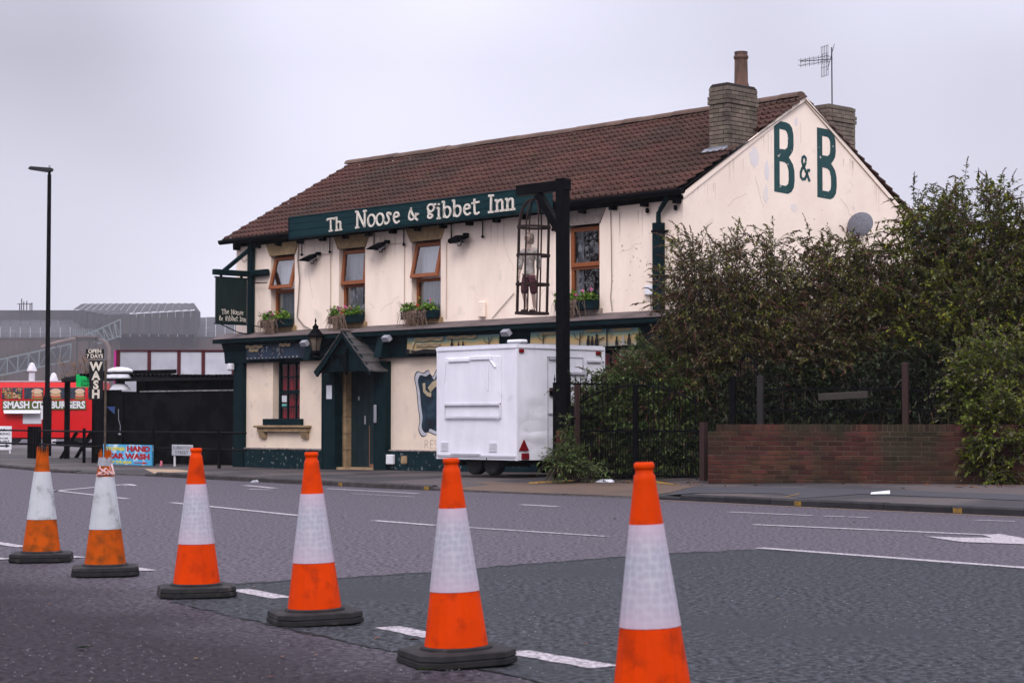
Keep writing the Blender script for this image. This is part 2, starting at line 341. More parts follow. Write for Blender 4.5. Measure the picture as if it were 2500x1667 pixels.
M_drive = asphalt('brown_drive_asphalt', (.085, .058, .043), (.115, .080, .060), (.062, .047, .041), rough=.75)
M_yard = asphalt('yard_surface', (.085, .078, .080), (.12, .112, .114), (.06, .056, .058), rough=.8)
M_kerb = mat('kerb_concrete', (.055, .048, .046), (.032, .028, .028), scale=6, rough=.85, orand=.18, bump=.3)
M_kerbdk = mat('dark_kerb_concrete', (.018, .017, .019), (.028, .026, .028), scale=6, rough=.8, orand=.18, bump=.3)
M_paint = mat('worn_road_paint', (.37, .335, .345), (.085, .076, .083), scale=38, detail=8, rough=.75, lo=.44, hi=.64)
M_paintfaint = mat('faded_road_paint', (.32, .30, .31), (.09, .082, .088), scale=30, detail=6, rough=.75, lo=.44, hi=.60)
M_yellow = mat('worn_yellow_paint', (.27, .155, .022), (.11, .07, .03), scale=20, rough=.8)
M_seam = mat('asphalt_seam', (.004, .004, .005), (.014, .014, .015), scale=20, rough=.8)
M_tactile = mat('beige_tactile', (.33, .23, .15), (.25, .18, .12), scale=12, rough=.85)
M_deadleaf = ramp_mat('fallen_leaf', [(0, (.10, .035, .015)), (.4, (.20, .075, .025)), (.7, (.055, .025, .014)), (1, (.24, .14, .05))], rough=.85)

def sheet(name, pts, m, z, parent=None, kind=None):
    b = MB(); b.add([(p[0], p[1], z) for p in pts], [tuple(range(len(pts)))]); o = b.build(name, m, parent)
    if o.data.polygons[0].normal.z < 0: o.data.flip_normals()
    if kind: o['kind'] = kind
    return o
ground = sheet('ground', [(-330, -50), (330, -50), (330, 900), (-330, 900)], M_yard, -.02, kind='structure')
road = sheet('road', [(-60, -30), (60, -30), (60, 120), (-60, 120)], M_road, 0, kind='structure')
road['label'] = 'grey asphalt road running across the foreground'

# kerb line, foot on the road: x, y, kerb-top height, footway height 3 m back
KB = [(-30, 80, .07, .10), (-14, 50, .07, .09), (-12.06, 46.4, .07, .09), (-9.75, 41.9, .07, .09), (-8.5, 40.5, .025, .085), (-7.3, 39.1, .025, .08),
      (-7.0, 38.7, .085, .09), (-4.6, 35.3, .085, .12), (-2.25, 32.0, .085, .16), (-1.25, 30.85, .08, .17), (-.95, 30.5, .02, .17), (1.85, 27.45, .02, .17),
      (2.3, 26.95, .08, .17), (3.86, 24.78, .085, .18), (5.82, 22.41, .085, .18), (10, 17.4, .085, .18), (16, 10, .085, .18)]
def perp(i):
    a = Vector(KB[max(i - 1, 0)][:2]); b = Vector(KB[min(i + 1, len(KB) - 1)][:2]); d = (b - a).normalized(); return Vector((-d.y, d.x)) * (1 if Vector((-d.y, d.x)).x > 0 else -1)
rows = []
for i, (x, y, h, hb) in enumerate(KB):
    n = perp(i); rows.append([(x + n.x * o, y + n.y * o, z) for o, z in ((.06, h - .006), (1.2, h + (hb - h) * .45), (3.2, hb), (7.5, hb))])
b = MB()
for i in range(len(rows) - 1):
    for j in range(3):
        b.add([rows[i][j], rows[i + 1][j], rows[i + 1][j + 1], rows[i][j + 1]], [(0, 1, 2, 3)])
pav = tag(b.build('pavement', M_pave), kind='structure')
b = MB()
far = [(r[3][0] + .77 * 100, r[3][1] + .64 * 100 if i > 2 else r[3][1] + 140, r[3][2]) for i, r in enumerate(rows)]
for i in range(len(rows) - 1):
    a, c = rows[i][3], rows[i + 1][3]
    b.add([a, c, far[i + 1], far[i]], [(0, 1, 2, 3)])
tag(b.build('yard', M_yard), kind='structure')

from mathutils.bvhtree import BVHTree
_bv = BVHTree.FromPolygons([v.co[:] for v in pav.data.vertices], [p.vertices[:] for p in pav.data.polygons])
def pavz(x, y):
    h = _bv.ray_cast(Vector((x, y, 5)), Vector((0, 0, -1)))
    return h[0].z if h[0] else pavz0(x, y)
def pavz0(x, y):                                             # height of the footway at a point
    best = None
    for i in range(len(KB) - 1):
        a = Vector(KB[i][:2]); c = Vector(KB[i + 1][:2]); d = c - a; t = max(0, min(1, (Vector((x, y)) - a).dot(d) / d.length_squared))
        q = a + d * t; dist = (Vector((x, y)) - q).length
        if best is None or dist < best[0]: best = (dist, KB[i][2] * (1 - t) + KB[i + 1][2] * t, KB[i][3] * (1 - t) + KB[i + 1][3] * t)
    dist, h, hb = best
    return h + (hb - h) * (.45 * min(dist / 1.2, 1) + .55 * max(0, min((dist - 1.2) / 2, 1)))
def gpav(px, py):                                           # surveyed point on the footway
    z = .12
    for _ in range(6):
        p = gp(px, py, z); z = pavz(p.x, p.y)
    return Vector((p.x, p.y, z))

# kerb stones, each its own piece
def kerb_mesh(nm, L, m):
    q = MB(); q.prism([(0, -.15), (.125, -.15), (.125, 0), (.022, 0), (0, -.022)], .004, L - .006, axis='y'); return q.mesh(nm, m)
kmesh = {}
def lay_kerb(i0, i1, m, step=.915):
    for i in range(i0, i1):
        a = Vector(KB[i][:2]); c = Vector(KB[i + 1][:2]); d = c - a; n = max(1, round(d.length / step)); L = d.length / n
        for k in range(n):
            t0 = k / n; p = a + d * t0; h = KB[i][2] * (1 - (t0 + .5 / n)) + KB[i + 1][2] * (t0 + .5 / n)
            if p.y < 14 or p.y > 70: continue
            key = (round(L, 3), m.name)
            if key not in kmesh: kmesh[key] = kerb_mesh('kerb_stone', L, m)
            e = a + d * ((k + 1) / n)
            o = link('kerb_stone', kmesh[key], pav, (e.x, e.y, h + .004 + rnd.uniform(-.004, .004)))
            o.rotation_euler = (0, 0, math.atan2(d.x, -d.y))
lay_kerb(0, 11, M_kerb); lay_kerb(11, 15, M_kerbdk)
def kmark(i, px, py, w=.13):                                # yellow loading marks on the kerb
    p = gp(px, py, .05); a = Vector(KB[i][:2]); d = (Vector(KB[i + 1][:2]) - a).normalized(); n = perp(i)
    t = (Vector((p.x, p.y)) - a).dot(d); q = a + d * t - n * .004
    M = Matrix.Translation((q.x, q.y, 0)) @ Matrix.Rotation(math.atan2(d.y, d.x), 4, 'Z')
    MB().prism([(0, .004), (w, .004), (w, .064), (0, .064)], -.001, .0, M=M).build('yellow_kerb_mark', M_yellow, pav)
for i, px, py in ((7, 836, 1179), (8, 1050, 1188), (12, 1890, 1227), (13, 2305, 1243)): kmark(i, px, py)

# painted lines and arrow
def line(pa, pb, w, m=M_paint, name='line_marking', z=.006):
    a = gp(*pa); c = gp(*pb); d = (c - a).normalized(); n = Vector((-d.y, d.x, 0)) * w / 2; k = 10
    L = []; Rr = []
    for i in range(k + 1):
        p = a + (c - a) * (i / k); j = rnd.uniform(-.08, .08) * w; L.append(p + n * (1 + j)); Rr.append(p - n * (1 + rnd.uniform(-.15, .1)))
    return sheet(name, L + Rr[::-1], m, z, road)
line((130, 1199), (312, 1182), .12); line((128, 1197), (312, 1218), .11)
line((418, 1227), (730, 1259), .12); line((913, 1271), (1062, 1283), .13); line((1095, 1285), (1480, 1310), .10, M_paintfaint)
line((797, 1193), (1022, 1205), .13); line((600, 1185), (670, 1192), .16); line((608, 1194), (660, 1196), .12)
line((860, 1205), (1010, 1213), .07, M_paintfaint)
line((1272, 1232), (1362, 1237), .14); line((1840, 1281), (2430, 1307), .13); line((1853, 1338), (2520, 1388), .13)
line((1780, 1250), (1982, 1259), .10); line((2012, 1260), (2062, 1262), .09); line((2072, 1262), (2122, 1264), .09); line((2380, 1270), (2480, 1273), .08)
line((1378, 1205), (1458, 1212), .12)
for pa, pb, w in (((-60, 1318), (58, 1336), .13), ((105, 1352), (192, 1362), .14), ((325, 1388), (360, 1394), .14), ((583, 1440), (690, 1461), .15),
                  ((945, 1532), (1062, 1556), .15), ((1255, 1592), (1478, 1630), .16), ((-60, 1360), (16, 1366), .13)): line(pa, pb, w)
ar = [(2262, 1310), (2300, 1317), (2352, 1324), (2520, 1330), (2520, 1318), (2440, 1304), (2400, 1307), (2420, 1313), (2340, 1313)]
sheet('arrow_marking', [gp(*p) for p in ar], M_paint, .0065, road)
# yellow line beside the right kerb
for (p, q) in (((1600, 1221), (2050, 1243)), ((2050, 1243), (2520, 1264))): line(p, q, .05, M_yellow, 'yellow_line')
# later asphalt: patches laid over the old surface, with dark seams
seam1 = [(430, 1437), (560, 1428), (650, 1422), (825, 1412), (1049, 1397), (1300, 1377), (1500, 1362), (1700, 1349), (1852, 1341)]
edge_r = [(2100, 1357), (2520, 1391)]
seam2 = [(420, 1470), (600, 1511), (790, 1553), (871, 1575), (972, 1592), (1250, 1650), (1500, 1712)]
sheet('asphalt_patch', [gp(*p) for p in seam1 + edge_r] + [Vector((4, 6, 0))] + [gp(*p) for p in seam2[::-1]], M_newasph, .0025, road)
# near lane: corner falloff and low sheen painted into the road colour, wandering edge
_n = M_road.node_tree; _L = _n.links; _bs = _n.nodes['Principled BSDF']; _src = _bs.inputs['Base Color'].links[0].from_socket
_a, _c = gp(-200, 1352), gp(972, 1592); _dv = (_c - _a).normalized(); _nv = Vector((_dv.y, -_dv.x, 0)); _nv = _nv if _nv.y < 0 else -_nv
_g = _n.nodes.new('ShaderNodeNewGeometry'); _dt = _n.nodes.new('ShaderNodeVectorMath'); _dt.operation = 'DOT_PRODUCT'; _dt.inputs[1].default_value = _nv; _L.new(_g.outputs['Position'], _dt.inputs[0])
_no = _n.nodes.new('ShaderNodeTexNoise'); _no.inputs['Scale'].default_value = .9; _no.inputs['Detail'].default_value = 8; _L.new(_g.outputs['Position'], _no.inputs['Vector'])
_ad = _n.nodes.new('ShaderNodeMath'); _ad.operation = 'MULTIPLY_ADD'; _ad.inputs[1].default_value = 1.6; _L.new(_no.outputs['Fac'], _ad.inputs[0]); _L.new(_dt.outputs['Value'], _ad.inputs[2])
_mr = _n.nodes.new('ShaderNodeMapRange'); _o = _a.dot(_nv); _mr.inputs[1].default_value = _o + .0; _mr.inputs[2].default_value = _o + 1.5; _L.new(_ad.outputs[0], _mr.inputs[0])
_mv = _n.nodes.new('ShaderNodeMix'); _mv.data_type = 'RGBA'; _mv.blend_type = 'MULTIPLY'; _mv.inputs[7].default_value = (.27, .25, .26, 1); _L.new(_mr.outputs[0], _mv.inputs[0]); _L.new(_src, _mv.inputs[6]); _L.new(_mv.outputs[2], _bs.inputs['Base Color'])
def seam(pts, w, z=.0045):
    P = [gp(*p) for p in pts]; Q = []
    for i in range(len(P) - 1):
        for k in range(9): Q.append(P[i].lerp(P[i + 1], k / 9) + Vector((rnd.uniform(-.02, .02), rnd.uniform(-.04, .04), 0)))
    L = [q + Vector((0, w * rnd.uniform(.1, 1), 0)) for q in Q]; Rr = [q - Vector((0, w * rnd.uniform(.1, 1), 0)) for q in Q]
    b = MB(); n = len(Q); b.add([(p.x, p.y, z) for p in L + Rr], [(i, i + 1, n + i + 1, n + i) for i in range(n - 1)])
    b.build('asphalt_seam', M_seam, road)
seam([(300, 1302), (520, 1330), (760, 1352), (1000, 1392)], .010); seam([(1300, 1290), (1420, 1325), (1500, 1358)], .008); seam([(1900, 1420), (2050, 1470), (2120, 1540), (2300, 1600)], .008); seam([(120, 1520), (330, 1560), (520, 1640)], .010); seam(seam1, .085); seam(seam2, .025); seam([(1853, 1343), (2100, 1364), (2520, 1397)], .015)
# driveway apron in brown asphalt, repairs on the footway, tactile paving
dr = [(-1.0, 30.62), (.4, 29.05), (1.8, 27.56), (2.28, 28.2), (2.75, 29.3), (2.2, 30.2), (1.3, 30.9), (.35, 31.5), (-.45, 31.6)]
def drape(name, pts, m, lift):
    bm = bmesh.new(); vs = [bm.verts.new((x, y, 0)) for x, y in pts]; bm.faces.new(vs)
    bmesh.ops.triangulate(bm, faces=bm.faces[:]); bmesh.ops.subdivide_edges(bm, edges=bm.edges[:], cuts=7, use_grid_fill=True)
    for v in bm.verts: v.co.z = pavz(v.co.x, v.co.y) + lift
    bmesh.ops.recalc_face_normals(bm, faces=bm.faces[:])
    me = bpy.data.meshes.new(name); bm.to_mesh(me); bm.free(); me.materials.append(m)
    if me.polygons[0].normal.z < 0: me.flip_normals()
    return link(name, me, pav)
drape('driveway_apron', dr, M_drive, .006)
drape('footway_patch', [gpav(*p).xy for p in ((1620, 1200), (1700, 1190), (2050, 1193), (2520, 1208), (2520, 1222), (2100, 1206), (1960, 1216), (1900, 1206), (1720, 1204))], M_pavenew, .006)
drape('tactile_paving', [gpav(*p).xy for p in ((352, 1147), (430, 1146), (474, 1150), (390, 1153))], M_tactile, .006)
for pts in (((1290, 1188), (1400, 1182), (1402, 1184), (1292, 1190)), ((1600, 1190), (1660, 1186), (1662, 1189), (1602, 1193)), ((1915, 1214), (1950, 1207), (1953, 1208), (1918, 1215))):
    drape('yellow_footway_mark', [gpav(*p).xy for p in pts], M_yellow, .011)

# fallen leaves and grit (nobody could count them)
def scatter(name, label, cat, spots, m, parent=None):
    b = MB()
    for (x, y, z, s) in spots:
        a = rnd.uniform(0, 6.28); c, sn = math.cos(a) * s, math.sin(a) * s; k = s * rnd.uniform(.1, .5)
        b.add([(x - c, y - sn, z + .003), (x + sn * .5, y - c * .5, z + k), (x + c, y + sn, z + .004), (x - sn * .5, y + c * .5, z + .6 * k)], [(0, 1, 2, 3)])
    return tag(b.build(name, m, fix=False), label, cat, kind='stuff')
sp = []
for k in range(420):
    px = rnd.choice([rnd.uniform(1310, 1720), rnd.uniform(1730, 2500), rnd.gauss(2400, 60), rnd.gauss(1450, 70)])
    py = 1170 + max(0, rnd.gauss(3, 6)) + (8 if px > 2100 else 0); g = gpav(px, py); sp.append((g.x, g.y, g.z, rnd.uniform(.02, .055)))
scatter('leaf_litter', 'brown leaf litter along the foot of the gates and brick wall', 'leaf litter', sp, M_deadleaf)
sp = []
for k in range(620):
    px, py = rnd.uniform(0, 2500), rnd.uniform(1190, 1667); g = gp(px, py)
    if g.y < 40: sp.append((g.x, g.y, .006, rnd.uniform(.004, .014)))
scatter('road_grit', 'dark specks of grit and crumbs scattered over the road', 'grit', sp, mat('grit', (.02, .018, .018), (.14, .11, .09), scale=3, rough=.9))
sp = []
for px, py in ((122, 1478), (620, 1435), (1010, 1566), (1850, 1272), (1500, 1268), (1880, 1262), (1105, 1580), (690, 1606), (770, 1602), (1430, 1574), (2085, 1276), (920, 1560), (480, 1610), (660, 1655)):
    g = gp(px, py); sp.append((g.x, g.y, .006, rnd.uniform(.02, .035)))
scatter('road_leaf_litter', 'single brown leaves lying on the road', 'leaf litter', sp, M_deadleaf)
sp = []
for k in range(2600):
    px, py = rnd.uniform(0, 2500), rnd.uniform(1215, 1667); g = gp(px, py)
    if g.y < 30: sp.append((g.x, g.y, .005, rnd.uniform(.003, .008)))
scatter('stone_chips', 'pale stone chips bedded in the road surface', 'gravel', sp, mat('pale_chips', (.20, .19, .20), (.12, .11, .12), scale=3, rough=.9))
M_gleaf = mat('fresh_green_leaf', (.14, .30, .02), rough=.5)
for px, py, lb in ((207, 1586, 'small bright green leaf on the road below the leftmost cones'), (1037, 1641, 'bright green leaf lying against the base of the second cone from the right')):
    g = gp(px, py); b = MB(); b.add([(-.045, 0, .004), (-.01, -.02, .018), (.045, .005, .012), (0, .025, .006)], [(0, 1, 2, 3)])
    o = b.build('leaf', M_gleaf); o.location = (g.x, g.y, .004); tag(o, lb, 'leaf')
# litter
def crumple(name, label, p, sx, sy, sz, rz, m=M_paper):
    bm = bmesh.new(); bmesh.ops.create_icosphere(bm, subdivisions=2, radius=1)
    for v in bm.verts: v.co = Vector((v.co.x * sx, v.co.y * sy, max(0, v.co.z) * sz + .002)) * (1 + rnd.uniform(-.22, .22))
    me = bpy.data.meshes.new(name); bm.to_mesh(me); bm.free(); me.materials.append(m); o = link(name, me, None, p); o.rotation_euler = (0, 0, rz); return tag(o, label, 'litter')
M_litter = mat('grubby_plastic', (.36, .36, .39), (.26, .26, .28), scale=20, rough=.6)
crumple('plastic_bag', 'crumpled white plastic bag in the gutter beside the kerb', gp(622, 1178), .10, .05, .05, -.8, M_litter)
crumple('paper_scrap', 'white paper scrap on the road left of the long white line', gp(318, 1185), .12, .05, .02, .1, M_litter)
crumple('food_carton', 'white flattened carton on the drive before the gates', gpav(1478, 1174) + Vector((0, 0, .006)), .16, .07, .05, -.2)
b = MB(); b.add([(-.13, -.05, .0), (.12, -.06, .004), (.14, .05, .045), (-.10, .06, .02)], [(0, 1, 2, 3)]); o = b.build('paper_sheet', M_paper)
o.location = gpav(2148, 1207) + Vector((0, 0, .009)); tag(o, 'folded white paper sheet on the pavement before the brick wall', 'litter')
crumple('stone_chunk', 'pale broken stone chunk in the gutter at the right', gp(2356, 1252), .05, .04, .05, .3, mat('chunk', (.25, .2, .15)))
# ================================================================== THE PUB
pub = thing('pub', 'cream rendered pub with dark green shopfront and brown tiled roof', 'building', W(0, 0, 0), PROT)
UP = [(1.27, 2.11), (3.62, 4.47), (5.93, 6.80), (10.27, 11.11)]; UZ0, UZ1 = 3.12, 4.66
def wall_grid(name, m, x0, x1, z0, z1, ops, depth=.22, y=0.0):
    xs = sorted({x0, x1, *[o[0] for o in ops], *[o[1] for o in ops]}); zs = sorted({z0, z1, *[o[2] for o in ops], *[o[3] for o in ops]})
    b = MB()
    for i in range(len(xs) - 1):
        for j in range(len(zs) - 1):
            cx, cz = (xs[i] + xs[i + 1]) / 2, (zs[j] + zs[j + 1]) / 2
            if any(o[0] < cx < o[1] and o[2] < cz < o[3] for o in ops): continue
            b.add([(xs[i], y, zs[j]), (xs[i + 1], y, zs[j]), (xs[i + 1], y, zs[j + 1]), (xs[i], y, zs[j + 1])], [(0, 1, 2, 3)])
    for a, c, e, f in ops:
        q = y + depth
        b.add([(a, y, e), (a, q, e), (a, q, f), (a, y, f)], [(0, 1, 2, 3)]); b.add([(c, y, e), (c, y, f), (c, q, f), (c, q, e)], [(0, 1, 2, 3)])
        b.add([(a, y, f), (a, q, f), (c, q, f), (c, y, f)], [(0, 1, 2, 3)]); b.add([(a, y, e), (c, y, e), (c, q, e), (a, q, e)], [(0, 1, 2, 3)])
    return b.build(name, m, pub, fix=False)
wall_grid('front_wall', M_cream, 0, PL, 2.6, 5.12, [(a, c, UZ0, UZ1) for a, c in UP])
GW = (1.36, 2.31, 1.08, 2.42); GW2 = (10.55, 11.6, 1.08, 2.42); DOOR = (3.55, 4.93, .0, 2.2)
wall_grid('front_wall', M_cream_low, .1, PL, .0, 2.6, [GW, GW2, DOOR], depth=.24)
GAB = [(0, 0), (6.84, 0), (6.84, 5.05), (3.42, 7.12), (0, 5.05)]
MB().add([(PL, y, z) for y, z in GAB], [(0, 1, 2, 3, 4)]).build('gable_wall', M_gable, pub)
MB().add([(0, y, z) for y, z in GAB], [(0, 1, 2, 3, 4)]).build('gable_wall', M_cream, pub)
MB().add([(0, 6.84, 0), (PL, 6.84, 0), (PL, 6.84, 5.1), (0, 6.84, 5.1)], [(0, 1, 2, 3)]).build('rear_wall', M_cream, pub)
# raised render margin along the gable rakes
b = MB()
for s in (-1, 1):
    y0, y1 = 3.42 + s * 3.44, 3.42
    b.beam((PL + .012, y0, 4.985), (PL + .012, y1, 7.07), .03, .075, up=(0, 0, 1))
b.build('verge_band', M_gable, pub)
b = MB(); b.box(-.04, 3.28, -.05, .1, 0, .49).box(5.33, PL - .02, -.05, .1, 0, .49); b.build('plinth', M_green_plinth, pub)
b = MB(); b.box(-.02, 3.3, -.065, .0, .485, .515).box(5.3, PL - .03, -.062, .0, .49, .515); b.build('plinth_ledge', mat('ledge', (.30, .25, .23), (.1, .09, .09), scale=9), pub)
MB().bbox(.03, .40, -.10, .12, .02, 2.38, b=.02).build('pilaster', M_green, pub)
MB().bbox(PL - .38, PL + .02, -.10, .12, .02, 2.38, b=.02).build('pilaster', M_green, pub)
# small chips, patches of other paint, cracks
for (y, z, w, h) in ((2.30, 5.62, .13, .42), (1.95, 5.85, .26, .34), (3.18, 6.62, .08, .16), (3.1, 5.02, .2, .16), (2.28, 5.2, .14, .34)):
    shape('paint_patch', [[(math.cos(t) * w / 2 * (1 + rnd.uniform(-.25, .25)), math.sin(t) * h / 2 * (1 + rnd.uniform(-.25, .25))) for t in [k * math.pi / 8 for k in range(16)]]], M_patch, pub, None, .0008).matrix_local = Matrix.Translation((PL + .002, y, z)) @ Matrix.Rotation(math.pi / 2, 4, 'Z')
# ---- shopfront cornice and fascia
b = MB(); b.prism([(-.12, 2.36), (-.02, 2.36), (-.02, 2.85), (-.22, 2.85), (-.20, 2.74), (-.15, 2.62)], -.24, PL + .16, axis='x')
b.build('fascia', M_green, pub)
MB().prism([(-.36, 2.80), (-.02, 2.80), (-.02, 2.92), (-.36, 2.885)], -.38, PL + .22, axis='x').build('cornice', M_green, pub)
xs = [-.40, .55, 2.0, 3.3, 4.7, 6.2, 7.6, 9.0, 10.6, 12.0, PL + .24]
for i in range(len(xs) - 1):
    MB().prism([(-.385, 2.888), (-.375, 2.905), (.0, 3.03), (.0, 2.93)], xs[i] + .004, xs[i + 1] - .004, axis='x').build('cornice_lead', M_lead, pub)
for x in (3.05, 5.35): MB().prism([(-.42, 2.36), (-.14, 2.36), (-.14, 2.80), (-.30, 2.80)], x - .1, x + .1, axis='x').build('console', M_green, pub)
# ---- upper windows
def upper_window(x0, x1, open_deg, stone, sillm, curtain):
    w = x1 - x0; f = .065; y = .13
    b = MB(); b.box(x0, x0 + f, y, y + .07, UZ0, UZ1 - .02).box(x1 - f, x1, y, y + .07, UZ0, UZ1 - .02).box(x0 + f, x1 - f, y, y + .07, UZ1 - .09, UZ1 - .02)
    b.box(x0 + f, x1 - f, y, y + .07, 3.86, 3.93).box(x0 + f, x1 - f, y, y + .07, UZ0, UZ0 + .06)
    win = b.build('window', M_wood, pub)
    MB().add([(x0 + f, y + .03, UZ0 + .06), (x1 - f, y + .03, UZ0 + .06), (x1 - f, y + .03, 3.86), (x0 + f, y + .03, 3.86)], [(0, 1, 2, 3)]).build('pane', M_glass, win)
    s = MB(); a, c = x0 + .03, x1 - .03; hz = -.72; t = .075
    s.box(a, a + t, -.03, .03, hz, 0).box(c - t, c, -.03, .03, hz, 0).box(a + t, c - t, -.03, .03, -t, 0).box(a + t, c - t, -.03, .03, hz, hz + t)
    sash = s.build('sash', M_wood, win, loc=(0, y - .01, UZ1 - .03)); sash.rotation_euler = (R(-open_deg), 0, 0)
    p = MB().add([(a + t, 0, hz + t), (c - t, 0, hz + t), (c - t, 0, -t), (a + t, 0, -t)], [(0, 1, 2, 3)]).build('pane', M_glass, win, loc=sash.location); p.rotation_euler = sash.rotation_euler
    for (u0, u1) in curtain:
        q = MB(); n = 26; P = [(x0 + w * (u0 + (u1 - u0) * i / n), .235 + .02 * math.sin(i * 1.9)) for i in range(n + 1)]
        for i in range(n): q.add([(P[i][0], P[i][1], UZ0 + .03), (P[i + 1][0], P[i + 1][1], UZ0 + .03), (P[i + 1][0], P[i + 1][1], UZ1 - .05), (P[i][0], P[i][1], UZ1 - .05)], [(0, 1, 2, 3)])
        q.build('curtain', M_curtain, win, smooth=True, fix=False)
    q = MB(); q.prism([(x0 - .17, UZ1 + .28), (x1 + .17, UZ1 + .28), (x1 + .02, UZ1), (x0 - .02, UZ1)], -.025, .2); q.build('lintel', stone, win)
    MB().bbox(x0 - .08, x1 + .08, -.09, .16, UZ0 - .12, UZ0 + .004, b=.015).build('sill', sillm, win)
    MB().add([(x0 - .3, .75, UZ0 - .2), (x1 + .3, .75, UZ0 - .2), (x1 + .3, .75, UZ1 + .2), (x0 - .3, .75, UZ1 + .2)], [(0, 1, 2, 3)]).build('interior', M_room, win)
upper_window(*UP[0], 15, M_lintel, M_lintel, [(.0, 1.0)]); upper_window(*UP[1], 6, M_lintel, M_lintel, [(.0, .62)])
upper_window(*UP[2], 14, M_lintel, M_lintel, [(.0, 1.0)]); upper_window(*UP[3], 0, M_lintel_g, M_lintel_g, [(.0, .28)])
# ---- ground-floor windows with red curtains
def low_window(x0, x1, box=True):
    z0, z1 = 1.1, 2.4; y = .10; f = .05
    b = MB(); b.box(x0, x0 + f, y, y + .06, z0, z1).box(x1 - f, x1, y, y + .06, z0, z1).box(x0 + f, x1 - f, y, y + .06, z1 - f - .04, z1).box(x0 + f, x1 - f, y, y + .06, z0, z0 + f)
    b.box(x0 + f, x1 - f, y - .01, y + .065, 1.68, 1.75)
    win = b.build('window', M_green, pub)
    g = MB()
    for k in (1, 2): xx = x0 + (x1 - x0) * k / 3; g.box(xx - .014, xx + .014, y + .01, y + .05, z0 + f, 1.68).box(xx - .014, xx + .014, y + .01, y + .05, 1.75, z1 - f - .04)
    for zz in (1.40, 2.04): g.box(x0 + f, x1 - f, y + .012, y + .048, zz - .014, zz + .014)
    g.build('glazing_bar', M_green, win)
    MB().add([(x0 + f, y + .03, z0 + f), (x1 - f, y + .03, z0 + f), (x1 - f, y + .03, z1 - f), (x0 + f, y + .03, z1 - f)], [(0, 1, 2, 3)]).build('pane', M_glass2, win)
    n = 60; q = MB(); P = [(x0 + (x1 - x0) * i / n, .205 + .025 * math.sin(i * .9) + .01 * math.sin(i * 2.3)) for i in range(n + 1)]
    for i in range(n): q.add([(P[i][0], P[i][1], z0), (P[i + 1][0], P[i + 1][1], z0), (P[i + 1][0], P[i + 1][1], z1), (P[i][0], P[i][1], z1)], [(0, 1, 2, 3)])
    q.build('curtain', M_redcurt, win, smooth=True, fix=False)
    return win
gw = low_window(1.44, 2.31); low_window(10.6, 11.6)
MB().box(1.53, 1.70, .115, .118, 1.50, 1.64).build('notice', M_paper, gw); MB().box(1.53, 1.70, .115, .118, 1.38, 1.46).build('notice', mat('teal_sticker', (.12, .38, .34)), gw)
sill = MB().bbox(.86, 2.72, -.16, .02, .95, 1.0, b=.012).build('window_sill', M_sillstone, pub)
for k in range(6):
    x = .93 + k * .29; MB().bbox(x + .003, x + .287, -.11, .02, .86, .95, b=.008).build('sill_block', M_sillstone, sill)
for x in (.96, 2.44): MB().prism([(-.10, .855), (.0, .855), (.0, .72), (-.055, .72)], x, x + .2, axis='x').build('corbel', M_sillstone, sill)
MB().bbox(1.12, 2.44, -.10, .04, 1.0, 1.14, b=.01).build('trough', M_green, sill)
# ---- porch, door
pr = 4.42
b = MB(); b.bbox(3.30, 3.68, -.16, .06, .06, 2.3, b=.015); post = b.build('door_post', M_green, pub)
MB().box(3.42, 3.60, -.166, -.161, 1.55, 1.83).build('notice', M_paper, post)
MB().bbox(4.93, 5.30, -.16, .06, .06, 2.3, b=.015).build('door_post', M_green, pub)
for k in range(6): MB().bbox(3.565, 3.72, .10, .32, .14 + k * .345, .14 + (k + 1) * .345 - .006, b=.006).build('door_jamb_stone', M_sillstone, pub)
MB().box(3.55, 4.95, -.10, .40, .02, .14).build('door_step', M_sillstone, pub)
dm = mat('door_green', (.007, .016, .019), (.012, .026, .030), scale=4, rough=.5)
for x0, x1 in ((3.72, 4.285), (4.295, 4.92)):
    d = MB(); d.box(x0, x1, .26, .31, .14, 2.25)
    o = d.build('door', dm, pub)
    for k in range(1, 3): xx = x0 + (x1 - x0) * k / 3; MB().box(xx - .004, xx + .004, .257, .262, .2, 2.2).build('board_joint', M_room, o)
    if x0 < 4: MB().bbox(4.16, 4.21, .235, .258, 1.02, 1.20, b=.01).build('lock', M_steel, o); MB().bbox(3.95, 3.99, .25, .259, 1.52, 1.60, b=.004).build('letter_plate', M_paper, o)
    else: MB().box(4.31, 4.325, .252, .259, .16, 1.0).build('scuff', mat('bare_timber', (.24, .12, .07)), o); MB().box(4.34, 4.52, .252, .259, .145, .21).build('scuff', mat('bare_timber', (.24, .12, .07)), o)
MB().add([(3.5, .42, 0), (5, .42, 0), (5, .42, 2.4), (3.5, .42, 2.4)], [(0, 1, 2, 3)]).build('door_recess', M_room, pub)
MB().bbox(4.98, 5.06, -.20, -.16, 1.05, 1.42, b=.015).build('post_box', M_steel, pub)
